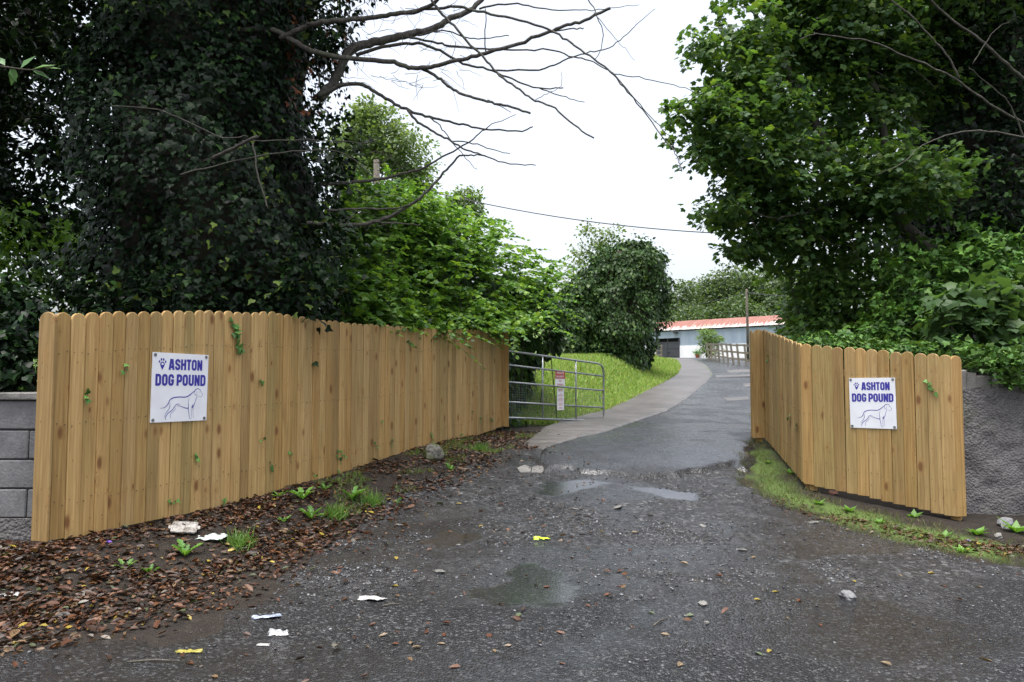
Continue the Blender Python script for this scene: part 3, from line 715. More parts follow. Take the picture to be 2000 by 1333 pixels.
rt, W, Hh = gate_sign('warning_sign', 1082, 1102, 726, 754, 'small red and white private property sign on the field gate')
m = MB(); m.box((0, 0.004, 0), (W, 0.006, Hh)); m.build('panel', MATS['sign_white'], rt)
m = MB(); m.box((0, 0.0, Hh * 0.25), (W, 0.004, Hh * 0.5)); m.build('red_panel', MATS['ink_red'], rt)
for t, zz, sz, mt, yy in (('PRIVATE', .36, .20, 'sign_white', -.0035), ('PROPERTY', .12, .18, 'sign_white', -.0035), ('NO', -.18, .17, 'ink_red', -.0005), ('TRESPASSING', -.42, .15, 'ink_red', -.0005)):
    font_mesh('lettering', t, Hh * sz * 1.15, MATS[mt], rt, Matrix.Translation((0, yy, (zz - 0.05) * Hh)) @ XZ, {'NO': 0.9}.get(t, 0.9 if len(t) < 9 else 0.72))
rt, W, Hh = gate_sign('notice_sign', 1086, 1100, 759, 801, 'narrow white notice sign hanging below the private property sign on the gate')
m = MB(); m.box((0, 0.004, 0), (W, 0.006, Hh)); m.build('panel', MATS['sign_white'], rt)
font_mesh('lettering', 'NOTICE', Hh * 0.15, MATS['ink_red'], rt, Matrix.Translation((0, -.0005, Hh * 0.36)) @ XZ, 0.62)
m = MB()
for zz, ww in ((.24, .3), (.19, .8), (.15, .75), (.05, .5), (.0, .8), (-.04, .8), (-.09, .78), (-.18, .78), (-.23, .8), (-.28, .6), (-.38, .5), (-.42, .75)):
    x = -W * ww / 2
    while x < W * ww / 2 - 0.006:
        l = random.uniform(0.008, 0.02); m.box((x + l / 2, -0.0002, zz * Hh), (l, 0.0012, Hh * 0.016)); x += l + 0.005
m.build('small_print', MATS['ink_red'], rt)

# ------------------------------------------------------------------ concrete block wall (beside the long fence)
def bev_box(m, c, sz, b=0.008, jit=0.0):
    x, y, z = [q / 2 for q in sz]; v = []
    for (ix, iy, iz) in ((1, 0, 0), (0, 1, 0), (0, 0, 1)):
        pass
    vs = []; 
    for sx_ in (-1, 1):
        for sy_ in (-1, 1):
            for sz_ in (-1, 1):
                for k in range(3):
                    q = [sx_ * (x - (b if k != 0 else 0)), sy_ * (y - (b if k != 1 else 0)), sz_ * (z - (b if k != 2 else 0))]
                    vs.append(Vector(q) + Vector(c) + Vector((random.uniform(-jit, jit), random.uniform(-jit, jit), random.uniform(-jit, jit))))
    import bmesh
    bm = bmesh.new()
    for q in vs: bm.verts.new(q)
    bmesh.ops.convex_hull(bm, input=bm.verts)
    bm.verts.index_update()
    m.add([q.co.copy() for q in bm.verts], [tuple(q.index for q in f.verts) for f in bm.faces]); bm.free()
bw_d = 6.28; wz = [P(20, y, bw_d).z for y in (1062, 1013, 955, 898, 840, 782, 767)]
x_end = P(96, 900, bw_d).x - 0.02; x_st = x_end - 4.2
bw = tag(empty('block_wall', (x_end, bw_d, wz[0])), 'grey concrete block wall at the end of the long fence', 'wall')
m = MB(); m.box(((x_st + x_end) / 2, bw_d + 0.115, (wz[0] + wz[5]) / 2 - .15), (x_end - x_st, 0.18, wz[5] - wz[0] + 0.3)); m.v = [Vector(q) - bw.location for q in m.v]; m.build('mortar_core', MATS['mortar'], bw)
for ci in range(4):
    z0, z1 = wz[1 + ci], wz[2 + ci]; off = 0.165 if ci % 2 else 0.0
    x1 = x_end + (0.0 if ci % 2 == 0 else 0.0); first = True
    while x1 > x_st:
        ln = (0.165 if (ci % 2 == 0 and first) else 0.45); x0 = max(x_st, x1 - ln); first = False
        if x1 - x0 > 0.05:
            m = MB(); bev_box(m, (0, 0, 0), (x1 - x0 - 0.016, 0.2, z1 - z0 - 0.016), 0.007, 0.003)
            m.build('concrete_block', MATS['block_concrete'], bw, False, Vector(((x0 + x1) / 2, bw_d + 0.1 + random.uniform(-.003, .003), (z0 + z1) / 2)) - bw.location)
        x1 = x0
m = MB(); m.box(((x_st + x_end) / 2, bw_d + 0.1, (wz[0] + wz[1]) / 2 - 0.2), (x_end - x_st, 0.24, wz[1] - wz[0] + 0.4)); m.v = [Vector(q) - bw.location for q in m.v]; m.build('footing', MATS['roughcast'], bw)
x1 = x_end
while x1 > x_st:
    ln = random.uniform(.5, .62); m = MB(); bev_box(m, (0, 0, 0), (ln - 0.012, 0.27, wz[6] - wz[5] - 0.004), 0.008, 0.003)
    m.build('coping_stone', MATS['stone_grey'], bw, False, Vector((x1 - ln / 2, bw_d + 0.1, (wz[5] + wz[6]) / 2 + 0.002)) - bw.location); x1 -= ln

# roughcast wall beside the short fence, soldier coping on top
rw_d = 8.85; xa = P(1850, 800, rw_d).x; xb = xa + 7.5; zt_ = P(1950, 757, rw_d).z; zb_ = float(H(6.0, rw_d)) - 0.2
rw = tag(empty('roughcast_wall', (xa, rw_d, zb_)), 'dark roughcast boundary wall with upright coping stones beside the short fence', 'wall')
nx_, nz_ = 150, 44; Xg, Zg = np.meshgrid(np.linspace(0, xb - xa, nx_), np.linspace(0, zt_ - zb_, nz_))
Yg = (fbm(Xg * 9, Zg * 9, 5, 3) - 0.5) * 0.06 + (fbm(Xg * 1.5, Zg * 1.5, 9) - 0.5) * 0.08 + 0.05 * Zg / (zt_ - zb_)
V = np.stack([Xg, Yg, Zg], -1).reshape(-1, 3); idx = np.arange(nx_ * nz_).reshape(nz_, nx_)
Q = np.stack([idx[:-1, :-1], idx[:-1, 1:], idx[1:, 1:], idx[1:, :-1]], -1).reshape(-1, 4)
np_mesh('rendered_face', V, Q, MATS['roughcast'], rw, True)
m = MB(); m.box(((xb - xa) / 2, 0.26, (zt_ - zb_) / 2 - .02), (xb - xa, 0.32, zt_ - zb_ - .02)); m.build('wall_core', MATS['mortar'], rw)
x = 0
while x < xb - xa:
    wd = random.uniform(0.09, 0.20); hh = random.uniform(0.17, 0.25); m = MB(); bev_box(m, (0, 0, hh / 2), (wd - 0.01, 0.40, hh), 0.015, 0.012)
    m.build('coping_stone', MATS['stone_grey'], rw, False, (x + wd / 2, 0.24, zt_ - zb_ - 0.035)); x += wd

# ------------------------------------------------------------------ barn at the top of the drive
b0 = P(1255, 700, 82.0); b1 = P(1560, 700, 70.0); bz = float(prof(80)) - 0.06
bdir = Vector((b1.x - b0.x, b1.y - b0.y, 0)); bL = bdir.length; bdir.normalize(); bang = math.atan2(bdir.y, bdir.x)
barn = tag(empty('barn', (b0.x, b0.y, bz), bang), 'long low barn with rusty red curved roof and blue grey sheet walls', 'building')
eave = P(1275, 648, 81.2).z - bz; ridge = eave + 1.25; dep = 7.0
def bx_(px):    # along-wall coordinate under a photo column
    p, s = onplane(px, 690, (b0.x, b0.y), (b1.x, b1.y)); return s * bL
dx0, dx1 = bx_(1283), bx_(1327); dh = P(1300, 662, 80.6).z - bz; wh = P(1345, 676, 79).z - bz
def corrug(m, x0, x1, z0, z1, y, pitch=0.15, amp=0.025):
    n = int((x1 - x0) / pitch * 4); v = []
    for i in range(n + 1):
        xx = x0 + (x1 - x0) * i / n; yy = y + amp * math.sin(2 * math.pi * (xx) / pitch); v += [(xx, yy, z0), (xx, yy, z1)]
    m.add(v, [(2 * i, 2 * i + 2, 2 * i + 3, 2 * i + 1) for i in range(n)])
x = 0.0
while x < bL:      # sheets, each lapped a little
    x2 = min(bL, x + 2.1); m = MB()
    if x2 <= dx0 or x >= dx1: corrug(m, x, x2 + 0.03, wh - 0.03, eave, random.uniform(-.02, .0))
    else:
        if x < dx0: corrug(m, x, dx0, wh - 0.03, eave, -0.01)
        corrug(m, max(x, dx0 - .02), min(x2, dx1 + .02), dh, eave, -0.012)
        if x2 > dx1: corrug(m, dx1, x2 + 0.03, wh - 0.03, eave, -0.01)
    m.build('wall_sheet', MATS['sheet_metal'], barn, True); x = x2
for xa_, xb_ in ((0, dx0), (dx1, bL)):
    m = MB(); m.box(((xa_ + xb_) / 2, 0.06, wh / 2 - 0.3), (xb_ - xa_, 0.26, wh + 0.6)); m.build('white_wall', MATS['white_wash'], barn)
m = MB(); m.box(((dx0 + dx1) / 2, 0.45, dh / 2), (dx1 - dx0 + 0.3, 0.05, dh)); m.build('interior_shade_panel', MATS['painted_shade'], barn)  # near-black panel behind the doors: the barn's inner shade put into its colour
dm_ = (dx0 + dx1) / 2
for a, b in ((dx0 + 0.02, dm_ - 0.015), (dm_ + 0.015, dx1 - 0.02)):
    m = MB(); m.box(((a + b) / 2, -0.03, dh * 0.405), (b - a, 0.05, dh * 0.81)); dr = m.build('door', MATS['door_paint'], barn)
    for z in (0.12, 0.5, 0.78):
        m = MB(); m.box(((a + b) / 2, -0.065, dh * z), (b - a - 0.04, 0.03, 0.09)); m.build('brace', MATS['door_paint'], dr)
m = MB(); m.box((dm_ + 0.12, -0.1, dh * 0.30), (0.5, 0.04, 0.05)); m.build('door_bolt', MATS['black_cable'], barn)
m = MB(); m.box((dx0 - 0.03, -0.05, dh / 2), (0.10, 0.12, dh)); m.box((dx1 + 0.03, -0.05, dh / 2), (0.10, 0.12, dh)); m.box((dm_, -0.05, dh * .9), (0.06, 0.06, dh * .2)); m.build('door_frame', MATS['door_paint'], barn)
m = MB(); m.box((bL / 2, -0.06, eave - 0.03), (bL, 0.10, 0.12)); m.build('gutter', MATS['black_cable'], barn)
lx = bx_(1322); m = MB(); m.box((lx, -0.25, eave - 0.28), (0.45, 0.25, 0.16)); m.box((lx, -0.1, eave - 0.2), (0.08, 0.2, 0.08)); m.build('flood_lamp', MATS['black_cable'], barn)
x = -0.3; k = 0
while x < bL:
    x2 = x + 0.92; n = 12; nu = 13; v = []; ed = []
    for i in range(n + 1):
        t = i / n; a = math.pi * t
        for j in range(nu):
            xx = x + (x2 - x + 0.05) * j / (nu - 1)
            y = -0.25 + t * (dep + 0.5); z = eave + 0.02 + (ridge - eave) * math.sin(a) ** 0.8 + 0.014 * math.sin(2 * math.pi * xx / 0.153) + (0.012 if k % 2 else 0)
            v.append((xx, y, z)); ed.append(max(0, 1 - t * 5) + (0.7 if j in (0,) else 0))
    f = [(i * nu + j, i * nu + j + 1, (i + 1) * nu + j + 1, (i + 1) * nu + j) for i in range(n) for j in range(nu - 1)]
    o = mk('roof_sheet', v, f, MATS['rust_roof'], barn, True)
    at = o.data.attributes.new('edge', 'FLOAT', 'POINT'); at.data.foreach_set('value', ed); x = x2; k += 1
m = MB(); m.box((bL / 2, dep, eave / 2), (bL, 0.1, eave)); m.box((0.03, dep / 2, eave / 2 + 0.3), (0.06, dep - .4, eave + .5)); m.box((bL - 0.03, dep / 2, eave / 2 + .3), (0.06, dep - .4, eave + .5)); m.build('back_wall', MATS['sheet_metal'], barn)

# telegraph pole, cables, paddock fences, flower pot
def pole(px, pyt, pyb, d, r, label):
    t = P(px, pyt, d); b = P(px + 3, pyb, d); gz = min(b.z, float(H(b.x, d))); m = MB()
    m.tube([(0, 0, 0 - 0.3), (0, 0, (t.z - gz) * .5), (t.x - b.x, 0, t.z - gz)], [r, r * .9, r * .75], 10)
    return tag(m.build('telegraph_pole', MATS['pole_wood'], None, True, (b.x, d, gz)), label, 'pole'), t
p1, p1t = pole(1458, 565, 694, 55.0, 0.11, 'weathered wooden telegraph pole in front of the barn')
p2, p2t = pole(735, 313, 640, 30.0, 0.17, 'weathered wooden telegraph pole in front of the round crowned tree')
def cable(name, a, b, sag, r, label):
    a = Vector(a); b = Vector(b); m = MB(); n = 24
    m.tube([a.lerp(b, i / n) - Vector((0, 0, sag * 4 * (i / n) * (1 - i / n))) - a for i in range(n + 1)], r, 5)
    tag(m.build(name, MATS['black_cable'], None, True, a), label, 'cable')
cable('overhead_cable', p2t - Vector((0, 0, 0.72)), P(1760, 455, 26), 0.9, 0.022, 'black overhead cable strung across the drive from pole to maple')
cable('overhead_cable', p1t - Vector((0, 0, 0.25)), P(1200, 610, 80), 0.5, 0.03, 'thin overhead cable from the barn telegraph pole towards the ivy mound')
cable('overhead_cable', p1t - Vector((0, 0, 0.25)), P(1640, 580, 44), 0.15, 0.03, 'thin overhead cable from the barn telegraph pole into the maple')
def paddock(pts, label, nposts, hs, lean=0.0):
    p = [Vector(q) for q in pts]; root = empty('paddock_fence', p[0]); tag(root, label, 'fence')
    A = np.array([(q.x, q.y) for q in p]); sp = spline(A, 8); cum = np.concatenate([[0], np.cumsum(np.linalg.norm(np.diff(sp, axis=0), axis=1))])
    at = lambda s: Vector((np.interp(s * cum[-1], cum, sp[:, 0]), np.interp(s * cum[-1], cum, sp[:, 1]), 0))
    def top(q): return float(H(q.x, q.y)) + hs
    for i in range(nposts):
        q = at(i / (nposts - 1)); g = float(H(q.x, q.y)); m = MB(); l = lean + random.gauss(0, 0.03)
        m.box((0, 0, 0), (0.11, 0.11, hs + 0.3), None); m.v = [(x + l * z, y, z + hs / 2 - 0.1) for x, y, z in m.v]
        m.build('post', MATS['rough_timber'], root, False, Vector((q.x, q.y, g)) - root.location)
    for hz in (0.30, 0.62, 0.97):
        m = MB(); n = nposts * 2; v = []
        for i in range(n):
            q = at(i / (n - 1)); z = float(H(q.x, q.y)) + hs * hz + random.gauss(0, 0.012); l = lean * hs * hz
            for dy_, dz_ in ((-.085, -.06), (-.05, -.06), (-.05, .06), (-.085, .06)): v.append(Vector((q.x + l, q.y + dy_, z + dz_)) - root.location)
        f = []
        for i in range(n - 1):
            for k in range(4): f.append((4 * i + k, 4 * i + (k + 1) % 4, 4 * i + 4 + (k + 1) % 4, 4 * i + 4 + k))
        mk('rail', v, f, MATS['rough_timber'], root)
def flat(px, d): return (P(px, 700, d).x, d, float(H(P(px, 700, d).x, d)))
paddock([flat(1383, 58), flat(1410, 52), flat(1440, 47), flat(1470, 44), flat(1530, 40), flat(1570, 39)], 'weathered grey post and rail paddock fence curving past the telegraph pole', 13, 1.35, -0.10)
paddock([flat(1292, 62), flat(1278, 60), flat(1262, 57), flat(1240, 55)], 'weathered post and rail fence stub between the ivy mound and barn doors', 6, 1.2, 0.05)
pp = P(1357, 697, 78.0); gz = float(H(pp.x, 77.0)); fp = tag(empty('flower_pot', (pp.x, 77.0, gz)), 'small terracotta flower pot with green plant against the white barn wall', 'plant pot')
m = MB(); m.tube([(0, 0, 0), (0, 0, 0.32), (0, 0, 0.325), (0, 0, 0.42)], [0.15, 0.21, 0.25, 0.25], 12); m.build('pot', MATS['terracotta'], fp)

# ------------------------------------------------------------------ foliage tools
def fan(outline, centre):
    v = np.array([centre] + outline, dtype=float); n = len(outline)
    return v, np.array([(0, 1 + i, 1 + (i + 1) % n) for i in range(n)])
T_IVY = fan([(0, 0, 0), (.40, -.06, -.03), (.52, .28, -.06), (.24, .50, 0), (0, 1, -.10), (-.24, .50, 0), (-.52, .28, -.06), (-.40, -.06, -.03)], (0, .32, .05))
T_HEART = fan([(0, 0, 0), (.36, -.02, -.05), (.43, .32, -.07), (.22, .72, -.08), (0, 1.06, -.14), (-.22, .72, -.08), (-.43, .32, -.07), (-.36, -.02, -.05)], (0, .38, .03))
T_MAPLE = fan([(0, 0, 0), (.38, -.06, -.05), (.40, .18, -.03), (.64, .46, -.10), (.34, .58, -.02), (0, 1.0, -.14), (-.34, .58, -.02), (-.64, .46, -.10), (-.40, .18, -.03), (-.38, -.06, -.05)], (0, .32, .05))
T_OVAL = (np.array([(0, 0, 0), (.24, .4, .05), (0, 1, -.06), (-.24, .4, .05), (0, .45, -.02)], dtype=float), np.array([(0, 1, 4), (1, 2, 4), (2, 3, 4), (3, 0, 4)]))
T_DIA = (np.array([(0, 0, 0), (.34, .45, .06), (0, 1, -.05), (-.34, .45, .06)], dtype=float), np.array([(0, 1, 2), (0, 2, 3)]))
T_CURL = (np.array([(0, 0, .05), (.22, .28, .16), (.2, .68, .12), (0, 1, .0), (-.2, .68, .14), (-.22, .28, .1), (0, .5, -.02)], dtype=float), np.array([(0, 1, 6), (1, 2, 6), (2, 3, 6), (3, 4, 6), (4, 5, 6), (5, 0, 6)]))
def nrmz(a): return a / (np.linalg.norm(a, axis=-1, keepdims=True) + 1e-9)
def pal(n, stops, r=None):
    """random colours between palette entries [(weight, (r,g,b)), ...]"""
    wts = np.array([s[0] for s in stops], dtype=float); wts /= wts.sum(); cs = np.array([s[1] for s in stops])
    k = rng.choice(len(stops), n, p=wts); c = cs[k] * (0.75 + 0.5 * rng.random((n, 1))); return c
_single = {}
def leaf_cloud(name, pos, t, n, size, col, T, mat, parent, singles=0, kind='stuff', single_name='leaf'):
    tv, tf = T; t = nrmz(t); b = nrmz(np.cross(t, n)); n = np.cross(b, t); size = np.asarray(size).reshape(-1, 1)
    keep = np.ones(len(pos), dtype=bool)
    base = parent.matrix_basis.translation if parent else Vector((0, 0, 0)); bs = np.array(base)
    if singles:
        px, py, dep = project(pos); inv = (px > 0) & (px < 2000) & (py > 0) & (py < 1333)
        app = size[:, 0] / dep * (0.3 + np.abs(np.sum(n * nrmz(pos - np.array((0, 0, CZ))), 1)))
        cell = (np.floor(px / 22) * 1000 + np.floor(py / 22)).astype(int)
        order = np.argsort(dep); seen = {}; cand = []
        for i in order:
            if inv[i] and cell[i] not in seen: seen[cell[i]] = 1; cand.append(i)
        cand = np.array(cand); cand = cand[np.argsort(-app[cand])][:singles]; keep[cand] = False
        groups = 5; order2 = np.argsort(col[cand].sum(1))
        for rank, i in enumerate(cand[order2]):
            g = rank * groups // len(cand); key = (name, parent.name, g)
            if key not in _single:
                me = bpy.data.meshes.new(single_name); me.from_pydata(tv.tolist(), [], tf.tolist()); me.materials.append(mat)
                at = me.attributes.new('Col', 'FLOAT_COLOR', 'POINT'); at.data.foreach_set('color', np.tile(np.append(col[i], 1.0), len(tv)).astype(np.float32)); _single[key] = me
            o = bpy.data.objects.new(single_name, _single[key]); C.objects.link(o); o.parent = parent
            s = float(size[i, 0]); M = Matrix(((b[i, 0] * s, t[i, 0] * s, n[i, 0] * s, pos[i, 0] - bs[0]), (b[i, 1] * s, t[i, 1] * s, n[i, 1] * s, pos[i, 1] - bs[1]), (b[i, 2] * s, t[i, 2] * s, n[i, 2] * s, pos[i, 2] - bs[2]), (0, 0, 0, 1)))
            o.matrix_basis = M
    pos, t, n, b, size, col = pos[keep], t[keep], n[keep], b[keep], size[keep], col[keep]
    k = len(tv); N_ = len(pos)
    V = (pos - bs)[:, None, :] + size[:, None, :] * (tv[None, :, 0:1] * b[:, None, :] + tv[None, :, 1:2] * t[:, None, :] + tv[None, :, 2:3] * n[:, None, :])
    Fc = (tf[None] + (np.arange(N_) * k)[:, None, None]).reshape(-1, 3)
    o = np_mesh(name, V.reshape(-1, 3), Fc, mat, parent, False, None, np.repeat(col, k, axis=0))
    if kind: o['kind'] = kind
    return o
def rdir(n):
    a = rng.normal(size=(n, 3)); return nrmz(a)
def blob_sprays(blobs, dens, leaves, spread, lsize, thr=0.36, nsc=1.0, rmin=0.45, droop=0.3, seed=1, flat=0.25, jit=0.5):
    """flat drooping sprays of leaves spread through ellipsoids: (px, py, d, rx_px, ry_px, ry_m)"""
    Pp = []; Tt = []; Nn = []; Ss = []; cents = []
    for (px, py, d, rxp, ryp, dm) in blobs:
        c = np.array(P(px, py, d)); rad = np.array((rxp * d / F, dm, ryp * d / F))
        ns = int(dens * (rad[0] * rad[2] * 4 + rad[0] * dm * 2))
        u = rdir(ns); rr = rmin + (1.06 - rmin) * rng.random((ns, 1)) ** 0.6
        cen = c + u * rr * rad
        nz = n3(cen, nsc, seed); ok = nz > thr; cen = cen[ok]; u = u[ok]; cents.append(cen)
        ns = len(cen); out = u * np.array((1, 1, 0.35)) + rng.normal(size=(ns, 3)) * 0.35; out[:, 2] -= 0.1; out = nrmz(out)
        lat = nrmz(np.cross(out, np.array((0, 0, 1.0)))); up = np.cross(lat, out)
        a = rng.uniform(-1, 1, (ns, leaves)); b = rng.uniform(-1, 1, (ns, leaves)) * 0.75
        p = cen[:, None] + spread * (a[..., None] * out[:, None] + b[..., None] * lat[:, None]) + up[:, None] * (-(a ** 2 + b ** 2) * spread * droop + rng.normal(size=(ns, leaves)) * spread * flat)[..., None]
        t = out[:, None] * (0.5 + a[..., None]) + lat[:, None] * b[..., None] * 1.2 + rng.normal(size=(ns, leaves, 3)) * 0.3; t[..., 2] -= 0.35
        n = up[:, None] + rng.normal(size=(ns, leaves, 3)) * jit
        Pp.append(p.reshape(-1, 3)); Tt.append(t.reshape(-1, 3)); Nn.append(n.reshape(-1, 3)); Ss.append(lsize * (0.6 + 0.7 * rng.random(ns * leaves)))
    return np.concatenate(Pp), np.concatenate(Tt), np.concatenate(Nn), np.concatenate(Ss), np.concatenate(cents)
def limb(parent, pts, mat, name='branch', sides=7, k=5, jit=0.0):
    """pts: (px, py, d, half width in photo px)"""
    w = [tuple(P(a, b, d)) + (r * d / F,) for a, b, d, r in pts]; sp = spline(w, k)
    if jit: sp[1:-1, :3] += rng.normal(size=(len(sp) - 2, 3)) * jit
    m = MB(); bs = parent.matrix_basis.translation if parent else Vector((0, 0, 0))
    m.tube([Vector(q[:3]) - bs for q in sp], [max(0.0012, q[3]) for q in sp], sides)
    return m.build(name, mat, parent, True)
def column(cl, seed, nth=40, nh=60, amp=0.22):
    """lumpy upright mass; cl: (px, py, d, half width px) from foot to top -> sampler(theta, h)"""
    w = np.array([tuple(P(a, b, d)) + (r * d / F,) for a, b, d, r in cl]); ts = np.linspace(0, 1, len(w))
    def f(th, h):
        c = np.stack([np.interp(h, ts, w[:, i]) for i in range(3)], -1); r = np.interp(h, ts, w[:, 3])
        z = c[..., 2]; lump = fbm(th * 2.2 / 1.0 + 20, z * 0.9, seed, 3) - 0.5 + (fbm(np.cos(th) * 2 + 5, z * 2.4 + np.sin(th) * 2, seed + 7, 2) - 0.5) * 0.6
        r = r * (1 + 2 * amp * lump)
        nn = np.stack([np.cos(th), np.sin(th), 0 * th], -1); return c + nn * r[..., None], nn
    return f
def column_core(name, f, mat, parent, shrink=0.78, nth=36, nh=40):
    th = np.linspace(-math.pi, math.pi, nth, endpoint=False); hh = np.linspace(0, 1, nh); T, Hh = np.meshgrid(th, hh)
    p, n = f(T, Hh); cen = p.mean(1, keepdims=True); p = cen + (p - cen) * shrink
    V = p.reshape(-1, 3) - np.array(parent.matrix_basis.translation); idx = np.arange(nth * nh).reshape(nh, nth)
    Q = np.stack([idx[:-1], np.roll(idx, -1, 1)[:-1], np.roll(idx, -1, 1)[1:], idx[1:]], -1).reshape(-1, 4)
    return np_mesh(name, V, Q, mat, parent, True)
def ivy_on(f, n, size, deep=0.35, seed=3, facing=True):
    th = rng.uniform(-math.pi, math.pi, n); h = rng.random(n)
    if facing: th = np.where(rng.random(n) < 0.75, rng.uniform(-math.pi * 1.05, math.pi * 0.05, n), th)
    p, nn = f(th, h); cl = n3(p, 1.6, seed); dp = rng.random(n) ** 1.5 * deep
    p = p + nn * (((cl - 0.5) * 1.3) - dp)[:, None] * 1.0
    t = -np.array((0, 0, 1.0)) + nn * 0.45 + rng.normal(size=(n, 3)) * 0.42
    no = nn + np.array((0, 0, 0.55)) + rng.normal(size=(n, 3)) * 0.42
    return p, t, no, size * (0.45 + 1.0 * rng.random(n) ** 1.3)

IVY = [(6, (0.0065, 0.018, 0.0065)), (3, (0.011, 0.029, 0.009)), (1.0, (0.028, 0.064, 0.016)), (2, (0.004, 0.009, 0.005))]
# ---- big ivy-clad tree behind the long fence, bare limbs reaching over the drive
CL = [(395, 900, 10.4, 270), (425, 640, 10.4, 240), (425, 420, 10.4, 255), (400, 230, 10.4, 246), (410, 60, 10.4, 262), (400, -160, 10.4, 320), (400, -420, 10.4, 380)]
base = P(395, 900, 10.4); ivy_tree = tag(empty('ivy_clad_tree', base), 'huge dark ivy clad tree with bare limbs reaching over the drive', 'tree')
fcol = column(CL, 11)
column_core('trunk', fcol, MATS['bark_dark'], ivy_tree, 0.70)
p, t, n, s = ivy_on(fcol, 46000, 0.083, 0.5)
col = pal(len(p), IVY); yl = (rng.random(len(p)) < 0.10 * sstep(0.50, 0.62, n3(p, 0.9, 44)) + 0.006); col[yl] = pal(int(yl.sum()), [(1, (0.13, 0.19, 0.035)), (1, (0.09, 0.15, 0.03))])
px_, py_, _ = project(p); rust = (px_ > 560) & (py_ < 230) & (rng.random(len(p)) < 0.16); col[rust] = pal(int(rust.sum()), [(1, (0.17, 0.06, 0.025)), (1, (0.11, 0.04, 0.02))])
leaf_cloud('crown', p, t, n, s, col, T_IVY, MATS['ivy_leaf'], ivy_tree, singles=280)
# ragged sprigs that break the outline
bl = [(640, 60, 9.8, 70, 70, .6), (655, 300, 9.6, 50, 80, .6), (640, 470, 9.4, 60, 90, .6), (180, 80, 10, 60, 120, .7), (150, 330, 10, 60, 110, .7), (560, 560, 8.9, 110, 70, .4), (300, 570, 8.7, 160, 60, .35)]
p, t, n, s, _ = blob_sprays(bl, 26, 9, 0.20, 0.09, 0.40, 1.6, 0.2, 0.5, 5, 0.35, 0.6)
leaf_cloud('ivy_sprays', p, t, n, s, pal(len(p), IVY + [(1.0, (0.10, 0.15, 0.035))]), T_IVY, MATS['ivy_leaf'], ivy_tree)
